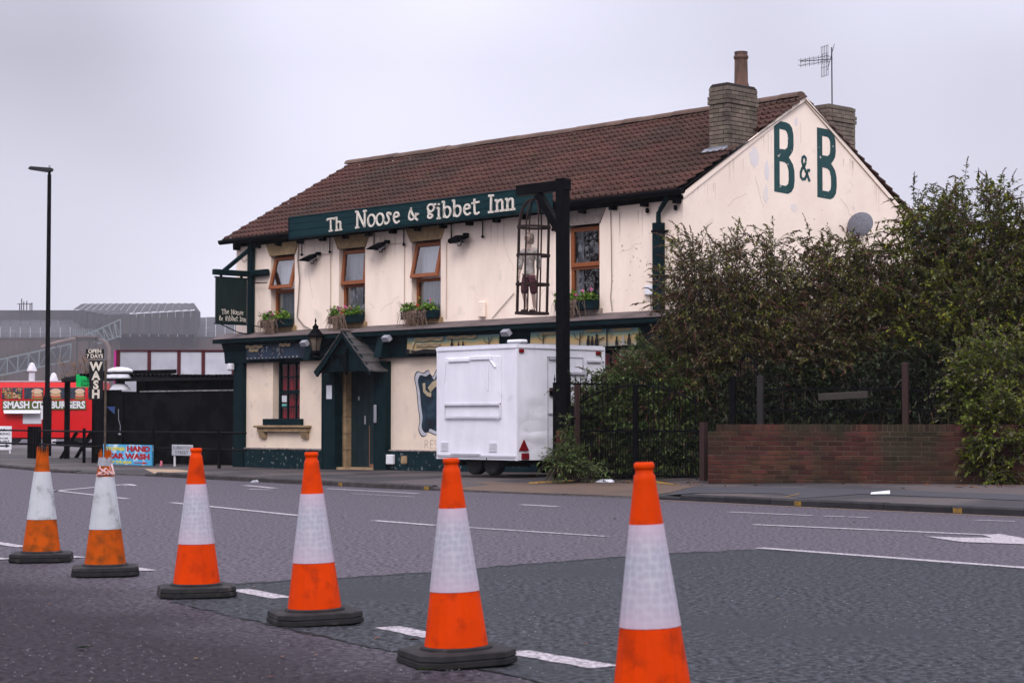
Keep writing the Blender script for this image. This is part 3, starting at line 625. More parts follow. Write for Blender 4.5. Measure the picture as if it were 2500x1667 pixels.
# gabled porch roof
za, ze, hw = 2.90, 2.08, .90
b = MB(); b.prism([(pr - .72, 2.10), (pr + .72, 2.10), (pr + .70, 2.20), (pr, 2.80), (pr - .70, 2.20)], -.44, -.12); b.build('porch_gable', M_green, pub)
for s in (-1, 1):
    rb = MB(); rb.beam((pr + s * (hw - .02), -.53, ze - .04), (pr, -.53, za - .04), .05, .11, up=(0, 0, 1)); rb.build('barge_board', M_green, pub)
    rf = MB(); n = 5
    for k in range(n):
        t0, t1 = k / n, (k + 1) / n
        xa, xb = pr + s * hw * (1 - t0), pr + s * hw * (1 - t1); z0, z1 = ze + (za - ze) * t0, ze + (za - ze) * t1
        q = MB(); q.add([(xa, -.58, z0 + .035), (xb, -.58, z1 + .012), (xb, -.1, z1 + .012), (xa, -.1, z0 + .035), (xa, -.58, z0), (xb, -.58, z1), (xb, -.1, z1), (xa, -.1, z0)],
                        [(0, 1, 2, 3), (4, 7, 6, 5), (0, 4, 5, 1), (3, 2, 6, 7), (0, 3, 7, 4), (1, 5, 6, 2)])
        q.build('porch_slate', mat('porch_slate', (.085, .078, .075), (.055, .05, .05), scale=8, rough=.9, orand=.2), pub)
MB().tube([(pr, -.6, za + .03), (pr, -.1, za + .03)], .035, 8).build('porch_ridge', M_lead, pub)
MB().tube([(3.22, -.09, .06), (3.22, -.09, 2.34)], .04, 8).build('downpipe', M_green, pub, smooth=True)
# scroll bracket on the porch that carries the lantern
def arc(cx, cz, r, a0, a1, n=14): return [(cx + r * math.cos(R(a0 + (a1 - a0) * i / n)), cz + r * math.sin(R(a0 + (a1 - a0) * i / n))) for i in range(n + 1)]
lan = thing('wall_lantern', 'old black lantern on a scroll bracket beside the porch', 'lantern', W(pr, -.48, 2.42), PROT)
q = MB(); q.ribbon([(-1.02, 0), (.06, 0)], .035, -.02, .01).ribbon(arc(-.55, -.11, .09, 90, 400), .02, -.012, .004).ribbon(arc(-.27, -.14, .12, 90, 420), .02, -.012, .004).ribbon([(-.15, -.05), (.03, -.33)], .028, -.015, .008).ribbon([(.04, -.4), (.04, .14)], .05, -.015, .02)
q.build('bracket', M_black, lan)
lc = (-.97, 0, .0)
MB().lathe([(.02, 0), (.05, .06), (.085, .09), (.055, .12)], 6, lc).build('base', M_black, lan)
MB().lathe([(.085, .125), (.15, .40)], 6, lc).build('glass', M_lantern, lan)
q = MB()
for k in range(6):
    t = 2 * math.pi * (k + .5) / 6; q.tube([(lc[0] + .087 * math.cos(t), .087 * math.sin(t), .12), (lc[0] + .152 * math.cos(t), .152 * math.sin(t), .41)], .008, 4)
q.build('cage_bar', M_black, lan)
MB().lathe([(.20, .40), (.205, .43), (.13, .50), (.085, .56), (.06, .58), (.07, .62), (.03, .66), (.012, .70), (.022, .74), (.004, .80)], 6, lc).build('lid', M_black, lan)
# ---- roof
EY, EZ, RY, RZ = -.22, 5.06, 3.42, 7.08
sl = Vector((0, RY - EY, RZ - EZ)); SLEN = sl.length; sl.normalize(); sn = Vector((0, -sl.z, sl.y))
MB().add([(-.2, EY, EZ - .05), (PL + .05, EY, EZ - .05), (PL + .05, RY, RZ - .05), (-.2, RY, RZ - .05)], [(0, 1, 2, 3)]).build('roof_deck', M_room, pub)
MB().add([(-.2, 2 * RY - EY, EZ - .03), (PL + .05, 2 * RY - EY, EZ - .03), (PL + .05, RY, RZ - .03), (-.2, RY, RZ - .03)], [(0, 3, 2, 1)]).build('roof_deck', M_tile, pub)
NC, NR = 45, 16; TW = (PL + .285) / NC; GA = (SLEN - .02) / NR
prof = [(0, 0), (.30, .004), (.36, .034), (.42, .046), (.47, .032), (.50, .0), (.80, .004), (.86, .034), (.92, .046), (.97, .032), (1.0, .0)]
def tile_geo(o, b, flip=False):
    n = len(prof); L = GA + .05; vs = []
    for (d, up) in ((0, .062), (L, .010)):
        for u, h in prof: vs.append(o + Vector((u * TW, 0, 0)) + sl * d + sn * (up + h))
    for u, h in prof: vs.append(o + Vector((u * TW, 0, 0)) + sn * (.012 + h * .5))
    if flip: vs = [Vector((v.x, 2 * RY - v.y, v.z)) for v in vs]
    b.add(vs, [(i, i + 1, n + i + 1, n + i) for i in range(n - 1)] + [(2 * n + i, 2 * n + i + 1, i + 1, i) for i in range(n - 1)])
tb = MB(); tile_geo(Vector((0, 0, 0)), tb); tmesh = tb.mesh('roof_tile', M_tile, fix=False)
stuff = MB()
for c in range(NC):
    for r in range(NR):
        o = Vector((-.22 + c * TW, EY, EZ)) + sl * (r * GA) + Vector((0, 0, rnd.uniform(-.005, .005)))
        o.z -= .03 * math.sin(math.pi * max(0, min(1, o.x / PL))) * (r / NR)
        if 12.62 < o.x + TW / 2 < 13.08 and 1.3 < o.y + .12 < 2.1: continue
        if c >= NC - 18:
            t = link('roof_tile', tmesh, pub, o + Vector((rnd.uniform(-.006, .006), 0, 0))); t.rotation_euler = (rnd.uniform(-.012, .012), rnd.uniform(-.006, .006), rnd.uniform(-.014, .014) + (rnd.uniform(-.05, .05) if rnd.random() < .04 else 0))
        else: tile_geo(o + sl * rnd.uniform(-.006, .006), stuff)
for r in range(NR):
    for c in (NC - 1, NC - 2): tile_geo(Vector((-.27 + c * TW, EY, EZ - .02)) + sl * (r * GA), stuff, True)
tag(stuff.build('roof_tile_field', M_tile, pub, fix=False), kind='stuff')
rmesh = MB(); n = 8
rp = [(.15 * math.cos(math.pi * i / n), .11 * math.sin(math.pi * i / n)) for i in range(n + 1)]
rmesh.add([(x, y, z) for x in (0, .44) for y, z in rp], [(i, i + 1, n + 2 + i, n + 1 + i) for i in range(n)] + [tuple(range(n + 1)), tuple(range(n + 1, 2 * n + 2))])
rme = rmesh.mesh('ridge_tile', M_ridge, smooth=True)
for k in range(30): t = link('ridge_tile', rme, pub, (-.28 + k * .4445, RY, RZ + .03 - .03 * math.sin(math.pi * k / 30) + rnd.uniform(-.006, .006))); t.rotation_euler = (0, rnd.uniform(-.01, .01), 0)
# moss lodged on the tiles
ms = MB()
for k in range(150):
    x = rnd.uniform(0, PL); d = SLEN * (rnd.random() ** 1.7); o = Vector((x, EY, EZ)) + sl * d + sn * .055; s = rnd.uniform(.012, .035)
    ms.lathe([(s, -s * .4), (s * .8, s * .3), (s * .2, s * .6)], 5, o)
tag(ms.build('roof_moss', mat('roof_moss', (.055, .06, .02), (.035, .032, .02), scale=9, rough=.95), pub, fix=False), kind='stuff')
# hairline cracks and rain streaks on the render
M_crack = mat('render_crack', (.52, .42, .35), rough=.9); M_streak = mat('rain_streak', (.70, .575, .475), (.62, .51, .43), scale=6, rough=.9)
def crack(x, z, n, dx_, dz_, M=None):
    P = [(x, z)]
    for _ in range(n): P.append((P[-1][0] + dx_ * rnd.uniform(.2, 1) + rnd.uniform(-.03, .03), P[-1][1] + dz_ * rnd.uniform(.2, 1) + rnd.uniform(-.03, .03)))
    o = MB().ribbon(P, .006, -.0016, -.0006).build('crack', M_crack, pub)
    if M: o.matrix_local = M
GMx = Matrix.Translation((PL, 0, 0)) @ Matrix.Rotation(math.pi / 2, 4, 'Z')
for a in ((2.6, 4.2, 9, .02, -.12), (5.0, 3.3, 8, .10, .06), (8.6, 4.6, 9, .05, -.10), (11.6, 4.1, 8, .12, .03), (9.6, 3.4, 7, .06, .08), (4.6, 3.5, 6, .09, -.02)): crack(*a)
for a in ((1.2, 4.9, 10, .10, .04), (4.5, 5.3, 9, .09, -.06), (2.0, 5.5, 8, .03, -.11), (3.3, 6.6, 5, .02, -.1)): crack(*a, M=GMx)
def streaks(x, z, n, w, M=None):
    b = MB()
    for _ in range(n):
        xx = x + rnd.uniform(-w, w); L_ = rnd.uniform(.12, .55); zz = z - rnd.uniform(0, .05); t = rnd.uniform(.006, .022)
        b.add([(xx - t, -.0008, zz), (xx + t, -.0008, zz), (xx + t * .3, -.0008, zz - L_), (xx - t * .3, -.0008, zz - L_)], [(0, 1, 2, 3)])
    o = b.build('rain_streak', M_streak, pub, fix=False); tag(o, kind='stuff')
    if M: o.matrix_local = M
for x in (.5, 2.9, 3.3, 5.2, 7.2, 8.4, 9.4, 11.6, 12.3): streaks(x, 4.86, 4, .25)
for x in (1.0, 2.45, 6.9, 8.8): streaks(x, 2.34, 4, .2)
for y in (.6, 1.5, 2.3, 4.9, 5.6): streaks(y, 5.05 + .60 * (y if y < 3.42 else 6.84 - y) - .12, 5, .3, GMx)
# gutter, rafter ends, downpipe
gu = [(.065 * math.cos(math.pi + math.pi * i / 8), .075 * math.sin(math.pi + math.pi * i / 8)) for i in range(9)]
b = MB(); b.prism([(EY - .05 + a, EZ - .0 + c) for a, c in gu] + [(EY + .01, EZ + .02), (EY - .11, EZ + .02)], -.24, PL + .24, axis='x'); b.build('gutter', M_gutter, pub)
MB().box(-.1, PL + .02, -.03, -.012, 4.93, 5.10).build('eaves_board', M_gutter, pub)
for k in range(18): x = .12 + k * .76; MB().box(x - .045, x + .045, -.15, -.013, 4.86, 4.95).build('rafter_end', M_gutter, pub)
dx = 12.62
b = MB(); b.tube([(dx + .30, EY - .04, EZ - .06), (dx + .30, EY + .02, EZ - .12), (dx + .06, -.09, EZ - .26), (dx, -.09, EZ - .34), (dx, -.09, 4.55)], .045, 8)
b.box(dx - .085, dx + .085, -.16, -.02, 3.0, 4.55); b.build('downpipe', M_green, pub, smooth=False)
b = MB()
for z in (4.40, 3.62): b.box(dx - .10, dx + .10, -.175, -.01, z - .02, z + .02).tube([(dx + .1, -.03, z), (dx + .16, -.03, z)], .02, 6)
b.build('pipe_clip', M_black, pub)
for x in (12.32, 12.98): MB().lathe([(.005, -.05), (.035, -.03), (.035, .03), (.005, .05)], 8, (x, -.05, 4.79)).build('hook', M_black, pub); 
# ---- chimneys built brick by brick
def chimney(x0, x1, y0, y1, z0, zt, ch=.0785, pot=None):
    core = MB().box(x0 + .012, x1 - .012, y0 + .012, y1 - .012, z0, zt - .01).build('chimney_stack', M_mortar_dark, pub)
    nr = int(round((zt - z0) / ch)); meshes = {}
    def brick(w, d, p):
        key = (round(w, 3), round(d, 3))
        if key not in meshes: meshes[key] = MB().bbox(0, w, 0, d, 0, ch - .011, b=.004).mesh('brick', M_brickbuff)
        o = link('brick', meshes[key], core, Vector(p) + Vector((rnd.uniform(-.002, .002), rnd.uniform(-.002, .002), 0)))
    for r in range(nr):
        z = z0 + r * ch; top = nr - 1 - r; e = .0
        if top in (2, 3): e = .022
        if top in (0, 1): e = .004
        X0, X1, Y0, Y1 = x0 - e, x1 + e, y0 - e, y1 + e; T = .10; off = r % 2
        # front and back faces run full width on even courses
        for (yy) in (Y0, Y1 - T):
            a, c = (X0, X1) if off else (X0 + T + .011, X1 - T - .011)
            nb = max(1, round((c - a) / .21)); w = (c - a) / nb
            for k in range(nb): brick(w - .009, T, (a + k * w, yy, z))
        for (xx) in (X0, X1 - T):
            a, c = (Y0 + T + .011, Y1 - T - .011) if off else (Y0, Y1)
            nb = max(1, round((c - a) / .215)); w = (c - a) / nb
            for k in range(nb): brick(T, w - .009, (xx, a + k * w, z))
    MB().bbox(x0 + .02, x1 - .02, y0 + .02, y1 - .02, zt - .02, zt + .025, b=.02).build('flaunching', M_mortar_dark, core)
    return core
ch1 = chimney(12.62, 13.06, 1.28, 2.12, 5.75, 7.12); ch2 = chimney(12.62, 13.06, 4.26, 5.08, 5.75, 7.07)
MB().lathe([(.145, 0), (.14, .06), (.125, .10), (.118, .52), (.135, .54), (.135, .58), (.118, .60), (.122, .66), (.105, .66), (.10, .4)], 16, (12.84, 1.92, 7.13), cap=False).build('chimney_pot', mat('clay_pot', (.14, .075, .05), (.06, .04, .035), scale=5, stretch=(2, 2, .6), rough=.8), ch1, smooth=True)
b = MB(); b.prism([(12.50, 5.83), (13.08, 5.83), (13.06, 6.0), (12.62, 6.0)], 1.245, 1.275); b.add([(12.50, 1.12, 5.90), (13.08, 1.12, 5.90), (13.08, 1.26, 5.98), (12.54, 1.26, 5.98)], [(0, 1, 2, 3)]); b.build('flashing', M_flash, ch1)
# painted letters on the gable
GM = Matrix.Translation((PL + .0025, 0, 0)) @ Matrix.Rotation(math.pi / 2, 4, 'Z')
Bo = [(0, 0), (.40, -.012), (.50, .03), (.57, .11), (.60, .24), (.595, .42), (.555, .54), (.48, .62), (.43, .665), (.50, .73), (.555, .80), (.575, .90), (.57, 1.10), (.53, 1.22), (.46, 1.28), (.36, 1.305), (0, 1.31)]
Bh1 = [(.16, .135), (.34, .13), (.405, .17), (.425, .25), (.42, .42), (.375, .53), (.30, .565), (.16, .57)]
Bh2 = [(.16, .80), (.32, .80), (.385, .84), (.405, .92), (.40, 1.08), (.365, 1.14), (.31, 1.16), (.16, 1.165)]
for y in (2.52, 3.80):
    o = shape('painted_letter', [Bo, Bh1, Bh2], M_bb, pub, None, .0012); o.matrix_local = GM @ Matrix.Translation((y, 0, 5.27))
amp = [(.30, .02), (.24, .12), (.17, .22), (.10, .31), (.075, .38), (.09, .45), (.14, .475), (.185, .445), (.19, .38), (.15, .31), (.07, .24), (.03, .16), (.035, .085), (.09, .04), (.155, .06), (.21, .13), (.25, .23), (.315, .225)]
b = MB(); b.ribbon(amp, .065, -.0012, .0012); o = b.build('painted_ampersand', M_bb, pub); o.matrix_local = GM @ Matrix.Translation((3.27, 0, 5.52))
# conduits, cables, small boxes on the front
cab = mat('painted_conduit', (.55, .44, .36), rough=.7); cabd = mat('grey_cable', (.24, .20, .18), rough=.7)
b = MB()
for pts in ([(2.9, -.012, 4.60), (3.35, -.012, 4.58), (3.36, -.012, 3.15)], [(5.2, -.012, 4.66), (5.72, -.012, 4.66), (5.72, -.012, 3.1)], [(7.2, -.012, 4.58), (6.98, -.012, 4.57), (6.98, -.012, 3.1)]): b.tube(pts, .011, 5)
b.build('conduit', cab, pub)
b = MB(); b.tube([(2.30, -.03, 4.95), (2.26, -.03, 4.5), (2.32, -.03, 4.1), (2.28, -.03, 3.6), (2.24, -.03, 3.3), (2.5, -.04, 3.1), (2.9, -.08, 2.98)], .014, 5)
b.tube([(11.40, -.02, 4.9), (11.42, -.02, 4.4), (11.43, -.02, 3.6), (11.40, -.02, 3.3), (11.44, -.02, 3.06)], .008, 4)
b.tube([(.1, -.02, 4.75), (.3, -.02, 4.6), (.6, -.03, 4.72)], .008, 4); b.tube([(8.9, -.02, 3.5), (8.5, -.02, 3.2), (8.3, -.02, 3.05)], .008, 4)
b.tube([(12.36, -.02, 3.32), (12.38, -.02, 3.02)], .010, 5); b.build('cable', cabd, pub)
MB().bbox(12.28, 12.46, -.09, -.005, 3.30, 3.47, b=.012).build('junction_box', M_whiteplain, pub)
MB().bbox(7.94, 8.12, -.07, -.004, 3.07, 3.38, b=.02).build('wall_box', M_cream, pub)
MB().bbox(4.83, 4.97, -.02, -.004, 4.72, 4.86, b=.008).build('wall_plate', M_cream, pub)
MB().bbox(5.28, 5.50, -.13, -.05, .22, .42, b=.015).build('meter_box', M_whiteplain, pub)
MB().bbox(5.68, 5.86, -.062, -.04, .24, .40, b=.02).build('plaster_patch', M_sillstone, pub)
MB().bbox(-.02, .14, -.24, -.12, 2.2, 2.36, b=.03).build('alarm_box', M_whiteplain, pub)
# mural and chalked word on the ground-floor wall
mo = [(0, .55), (.05, .30), (.02, .10), (.12, -.02), (.24, -.0), (.30, .06), (.55, .0), (1.1, .0), (1.35, .06), (1.45, -.02), (1.6, .05), (1.56, .3), (1.62, .6), (1.6, .9), (1.68, 1.1), (1.55, 1.2), (1.35, 1.17), (1.2, 1.24), (1.05, 1.17), (.9, 1.28), (.75, 1.17), (.55, 1.24), (.42, 1.10), (.30, 1.22), (.15, 1.17), (-.02, 1.20), (-.10, 1.08), (-.04, .85)]
def smooth_loop(P, k=4):
    n = len(P); out = []
    for i in range(n):
        a, b_, c, d = [Vector(P[(i + j) % n]) for j in (-1, 0, 1, 2)]
        for s in range(k):
            t = s / k; q = .5 * ((2 * b_) + (c - a) * t + (2 * a - 5 * b_ + 4 * c - d) * t * t + (3 * b_ - a - 3 * c + d) * t ** 3); out.append((q.x, q.y))
    return out
mo = smooth_loop(mo)
mural = thing('painted_mural', 'dark blue painted mural with white scalloped border half hidden by trailer', 'mural', W(6.17, -.003, .84), PROT)
def grow(p, k):
    cx, cz = .78, .6; return [(cx + (x - cx) * k, cz + (z - cz) * k) for x, z in p]
M_navy = mat('mural_navy', (.012, .018, .030), rough=.8); M_mpale = mat('mural_border_white', (.46, .46, .50), rough=.8)
M_mblue = mat('mural_blue', (.007, .013, .022), (.022, .046, .068), scale=2.2, stretch=(1, 1, 2.2), rough=.8, c3=(.008, .012, .018), s3=3, lo3=.5, hi3=.65)
shape('outline', [grow(mo, 1.06)], M_navy, mural, (0, 0, 0), .0006); shape('border', [grow(mo, 1.03)], M_mpale, mural, (0, -.0016, 0), .0006); shape('picture', [grow(mo, .93)], M_mblue, mural, (0, -.0032, 0), .0006)
scr = mat('scroll_parchment', (.42, .34, .22), (.30, .24, .15), scale=10, rough=.85)
MB().ribbon([(.30, .86), (.42, .96), (.58, 1.02), (.78, 1.04), (.98, 1.02), (1.14, .96), (1.26, .86)], .13, -.0052, -.0044).build('scroll', scr, mural)
MB().ribbon([(.14, 1.0), (.16, .84), (.26, .78), (.36, .76)], .08, -.0050, -.0042).build('scroll', scr, mural)
for k in range(11): text('verse', rnd.choice(['lll ill ilil lil', 'il lili ll illil', 'lil illi li lill']), .075, M_mpale, mural, (.80, -.0048, .80 - k * .056), ext=.0004)
MB().ribbon([(.22, .02), (.22, .55), (.30, .66), (.42, .70)], .02, -.0048, -.0042).build('painted_gallows', M_navy, mural)
text('chalk_lettering', 'REST', .27, mat('chalk_scrawl', (.42, .36, .31), rough=.9), mural, (.42, -.001, -.30), ext=.0004, bold=-.006, shear=.1)
# ================================================================== THINGS FIXED TO THE PUB
def bez(p, n=10):
    out = []
    for i in range(n + 1):
        t = i / n; q = [Vector(a) for a in p]
        while len(q) > 1: q = [q[k].lerp(q[k + 1], t) for k in range(len(q) - 1)]
        out.append((q[0].x, q[0].y))
    return out
SER = lambda x, z, w=.13: [(x - w, z), (x + w, z)]
GLY = {   # advance, strokes (closed ones given as ('o', pts)); unit cap height
 'T': (.72, [[(.04, .96), (.64, .96)], [(.34, .02), (.34, .96)], SER(.34, .03, .15), [(.06, .97), (.05, .84)], [(.62, .97), (.63, .84)]]),
 'h': (.62, [[(.14, .02), (.14, 1.02)], SER(.14, .03), [(.02, 1.0), (.14, 1.0)], bez([(.14, .45), (.30, .80), (.50, .70), (.47, .40)]) + [(.47, .02)], SER(.47, .03)]),
 'N': (.84, [[(.14, .02), (.14, .98)], [(.12, 1.0), (.66, .02)], [(.66, .02), (.66, .98)], SER(.14, .03), SER(.66, .98, .12), [(.0, .98), (.16, .98)]]),
 'o': (.60, [('o', ell(.29, .36, .24, .34, 20))]),
 's': (.50, [bez([(.42, .60), (.34, .74), (.02, .76), (.06, .50), (.42, .44), (.50, .14), (.20, -.06), (.03, .10)], 18), [(.04, .04), (.05, .20)], [(.42, .52), (.43, .68)]]),
 'e': (.56, [[(.08, .38), (.47, .42)] + bez([(.47, .42), (.46, .82), (.02, .80), (.05, .36), (.06, -.08), (.40, -.02), (.50, .14)], 18)]),
 '&': (.78, [bez([(.72, .05), (.50, .20), (.10, .70), (.12, .98), (.44, 1.10), (.44, .78), (.30, .64), (.06, .50), (.02, .20), (.06, -.06), (.44, -.06), (.54, .22), (.68, .42)], 30), [(.56, .44), (.76, .42)]]),
 'g': (.64, [('o', ell(.30, .72, .20, .22, 18)), [(.46, .86), (.60, .92)], bez([(.20, .52), (.04, .46), (.14, .36), (.30, .36), (.56, .34), (.58, .06), (.30, .02), (.02, .04), (.04, .26), (.22, .34)], 22)]),
 'i': (.34, [[(.15, .02), (.15, .68)], SER(.15, .03, .11), [(.04, .66), (.15, .66)], [(.11, .88), (.19, .88)]]),
 'b': (.62, [[(.13, .02), (.13, 1.02)], [(.02, 1.0), (.14, 1.0)], ('o', ell(.33, .35, .20, .32, 18))]),
 't': (.52, [[(.19, .95), (.19, .18)] + bez([(.19, .18), (.20, .0), (.34, .0), (.46, .10)]), [(.02, .70), (.48, .72)]]),
 'I': (.44, [[(.19, .02), (.19, .98)], SER(.19, .03, .16), SER(.19, .97, .16)]),
 'n': (.64, [[(.14, .02), (.14, .68)], SER(.14, .03), [(.02, .66), (.14, .66)], bez([(.14, .40), (.30, .78), (.50, .70), (.47, .36)]) + [(.47, .02)], SER(.47, .03)]),
}
def words(parent, word, x0, x1, z, H, m, t, y0, y1, stepz=None, name='letter'):
    adv = [GLY[c][0] for c in word]; sc_ = (x1 - x0) / (sum(adv) * H); x = x0
    for k, c in enumerate(word):
        b = MB()
        for st in GLY[c][1]:
            cl = isinstance(st, tuple); P = [(px * H * sc_, pz * H) for px, pz in (st[1] if cl else st)]
            b.ribbon(P, t, y0, y1 + rnd.uniform(0, .002), closed=cl)
        o = b.build(name, m, parent, loc=(x, 0, z + (stepz[k] if stepz else 0))); o.rotation_euler = (0, rnd.uniform(-.03, .03), 0); x += adv[k] * H * sc_
bs = thing('name_board', 'long dark green name board with carved cream letters under the eaves', 'sign', W(2.44, -.345, 4.95), PROT)
for k, (z0, z1) in enumerate(((.0, .14), (.145, .285), (.29, .42))): MB().bbox(0, 7.85, -.06, -.02, z0, z1, b=.006).build('board', M_sign, bs)
MB().box(-.02, 7.87, -.07, .0, .42, .445).build('top_moulding', M_sign, bs); MB().box(-.02, .0, -.07, .0, .0, .42).build('end_cap', M_green, bs)
MB().box(-.02, 7.87, -.07, .0, -.03, -.002).build('bottom_moulding', M_green, bs)
words(bs, 'Th', 1.30, 1.80, .04, .27, M_letter, .034, -.085, -.058)
words(bs, 'Noose', 2.22, 3.62, .05, .34, M_letter, .038, -.085, -.058)
words(bs, '&', 3.80, 4.18, .06, .33, M_letter, .036, -.085, -.058)
words(bs, 'gibbet', 4.40, 5.95, .05, .32, M_letter, .038, -.085, -.058)
words(bs, 'Inn', 6.16, 6.92, .06, .33, M_letter, .040, -.085, -.058)
for x in (-.02, .93, 2.37, 3.30, 4.72, 5.62, 7.52):
    b = MB(); b.tube([(x, .295, -.32), (x, .295, .0)], .014, 5).lathe([(.006, -.03), (.03, -.015), (.03, .015), (.006, .03)], 8, (x, .295, -.33)); b.build('stay_rod', M_black, bs)
# hanging sign on a timber bracket at the far end of the front
hs = thing('hanging_sign', 'dark green hanging pub sign on timber bracket at left corner', 'sign', W(.66, -.08, 2.98), PROT)
b = MB(); b.bbox(-.07, .07, -.07, .06, .0, 2.02, b=.02); b.build('post', M_green, hs)
MB().bbox(-.06, .62, -.06, .06, 1.26, 1.40, b=.03).build('wall_plate', M_green, hs)
MB().bbox(-.06, .06, -1.0, -.07, 1.26, 1.38, b=.015).build('beam', M_green, hs)
MB().beam((0, -.72, 1.36), (0, -.05, 1.86), .07, .08).build('brace', M_green, hs)
HB = Matrix.Rotation(-math.pi / 2, 4, 'Z')     # board faces the road junction: local x runs out from the wall
bd = MB().bbox(-.022, .022, -.94, -.12, .22, 1.20, b=.008).build('board', M_dgreen_sign, hs)
MB().box(-.028, .028, -.96, -.10, 1.20, 1.225).build('top_frame', M_green, hs); MB().box(-.028, .028, -.96, -.10, .195, .22).build('bottom_frame', M_green, hs)
b = MB()
for y in (-.80, -.26): b.box(-.012, .012, y - .03, y + .03, 1.225, 1.27)
b.build('hanger', M_black, hs)
def vwords(word, u0, u1, z, H):          # letters on the board's right face (normal +x): u runs along +y
    b = MB(); adv = [GLY.get(c, (.4, []))[0] for c in word]; k = (u1 - u0) / (sum(adv) * H); u = u0
    for c, a in zip(word, adv):
        q = MB()
        for st in GLY.get(c, (.4, []))[1]:
            cl = isinstance(st, tuple); q.ribbon([(px * H * k, pz * H) for px, pz in (st[1] if cl else st)], .0125, -.003, .001, closed=cl)
        o = q.build('letter', M_letter, bd, loc=(.025, u, z + rnd.uniform(-.012, .012))); o.rotation_euler = (0, 0, math.pi / 2); u += a * H * k
vwords('The', -.80, -.60, .42, .105); vwords('Noose', -.55, -.22, .42, .105); vwords('&', -.88, -.76, .265, .145); vwords('gibbet', -.70, -.36, .275, .11); vwords('Inn', -.32, -.15, .28, .10)
for P_ in ([(0, -.80, .2), (.0, -.35, .04), (-.02, .06, -.02)], [(.05, -.02, .2), (.55, .06, .12)], [(.05, -.03, 1.12), (.62, -.03, 1.10)]): MB().tube(P_, .012, 5).build('stay_rod', M_black, hs)
# painted scenes on the fascia
def panel(name, label, x0, x1, mt, deco):
    p = thing(name, label, 'painted panel', W(x0, -.205, 2.42), PROT); w = x1 - x0
    q = MB().prism([(0, 0), (w, 0), (w, .345), (0, .345)], -.012, .0); o = q.build('board', mt, p); o.rotation_euler = (R(-4), 0, 0); deco(p, w); return p
def paint_sky(name, top, mid, low, z0):
    m = bpy.data.materials.new(name); m.use_nodes = True; n = m.node_tree; L = n.links; b = n.nodes['Principled BSDF']; b.inputs['Roughness'].default_value = .7
    g = n.nodes.new('ShaderNodeNewGeometry'); s = n.nodes.new('ShaderNodeSeparateXYZ'); L.new(g.outputs['Position'], s.inputs[0])
    no = n.nodes.new('ShaderNodeTexNoise'); no.inputs['Scale'].default_value = 3.5; no.inputs['Detail'].default_value = 4; L.new(g.outputs['Position'], no.inputs['Vector'])
    a = n.nodes.new('ShaderNodeMath'); a.operation = 'MULTIPLY_ADD'; a.inputs[1].default_value = .16; L.new(no.outputs['Fac'], a.inputs[0]); L.new(s.outputs['Z'], a.inputs[2])
    r = n.nodes.new('ShaderNodeMapRange'); r.inputs[1].default_value = z0 + .08; r.inputs[2].default_value = z0 + .42; L.new(a.outputs[0], r.inputs[0])
    c = n.nodes.new('ShaderNodeValToRGB'); e = c.color_ramp.elements; e[0].position = 0; e[0].color = (*low, 1); e[1].position = 1; e[1].color = (*top, 1)
    k = e.new(.45); k.color = (*mid, 1); k = e.new(.62); k.color = ((mid[0] + top[0]) * .42, (mid[1] + top[1]) * .55, (mid[2] + top[2]) * .42, 1)
    L.new(r.outputs[0], c.inputs[0]); L.new(c.outputs[0], b.inputs['Base Color']); return m
M_scene = paint_sky('painted_sunset', (.045, .16, .24), (.40, .26, .10), (.22, .22, .18), 2.42)
M_night = mat('painted_night', (.010, .014, .022), (.018, .034, .060), scale=2.5, rough=.6)
M_sil = mat('painted_silhouette', (.012, .011, .013), rough=.8); M_ghost = mat('painted_pale_figure', (.32, .30, .30), rough=.8); M_gold = mat('painted_gold_scroll', (.42, .27, .08), (.26, .15, .05), scale=25, rough=.8)
def scroll(p, x0, x1, z, h=.05):
    n = 8; MB().ribbon([(x0 + (x1 - x0) * i / n, z + .008 * math.sin(i * 1.7)) for i in range(n + 1)], h, -.034, -.030).build('scroll', scr, p)
    q = MB()
    for k in range(int((x1 - x0) / .045)): q.box(x0 + .02 + k * .045, x0 + .045 + k * .045, -.037, -.034, z - h * .28, z + h * .28)
    q.build('scroll_lettering', mat('scroll_ink', (.16, .09, .04)), p)
def gtext(p, x0, x1, z):
    q = MB()
    for k in range(int((x1 - x0) / .032)): q.box(x0 + k * .032, x0 + k * .032 + rnd.uniform(.015, .026), -.032, -.029, z - rnd.uniform(.014, .022), z + rnd.uniform(.014, .024))
    q.build('scroll_lettering', M_gold, p)
def ptree(p, x, z, h, lean=0):
    q = MB(); q.ribbon([(x, z), (x + .01, z + h * .5), (x + lean, z + h)], .022, -.031, -.029); q.ribbon([(x + .005, z + h * .45), (x - .10, z + h * .62), (x - .15, z + h * .95)], .011, -.031, -.029); q.ribbon([(x, z + h * .55), (x + .07, z + h * .75), (x + .10, z + h * 1.05)], .011, -.031, -.029); q.build('painted_tree', M_sil, p)
def pfig(p, x, z, h, m=None):
    shape('painted_figure', [ell(x, z + h * .84, h * .13, h * .16, 10)], m or M_sil, p, (0, -.031, 0), .001); shape('painted_figure', [[(x - h * .22, z), (x + h * .22, z), (x + h * .2, z + h * .5), (x + h * .08, z + h * .74), (x - h * .1, z + h * .74), (x - h * .22, z + h * .45)]], m or M_sil, p, (0, -.033, 0), .001)
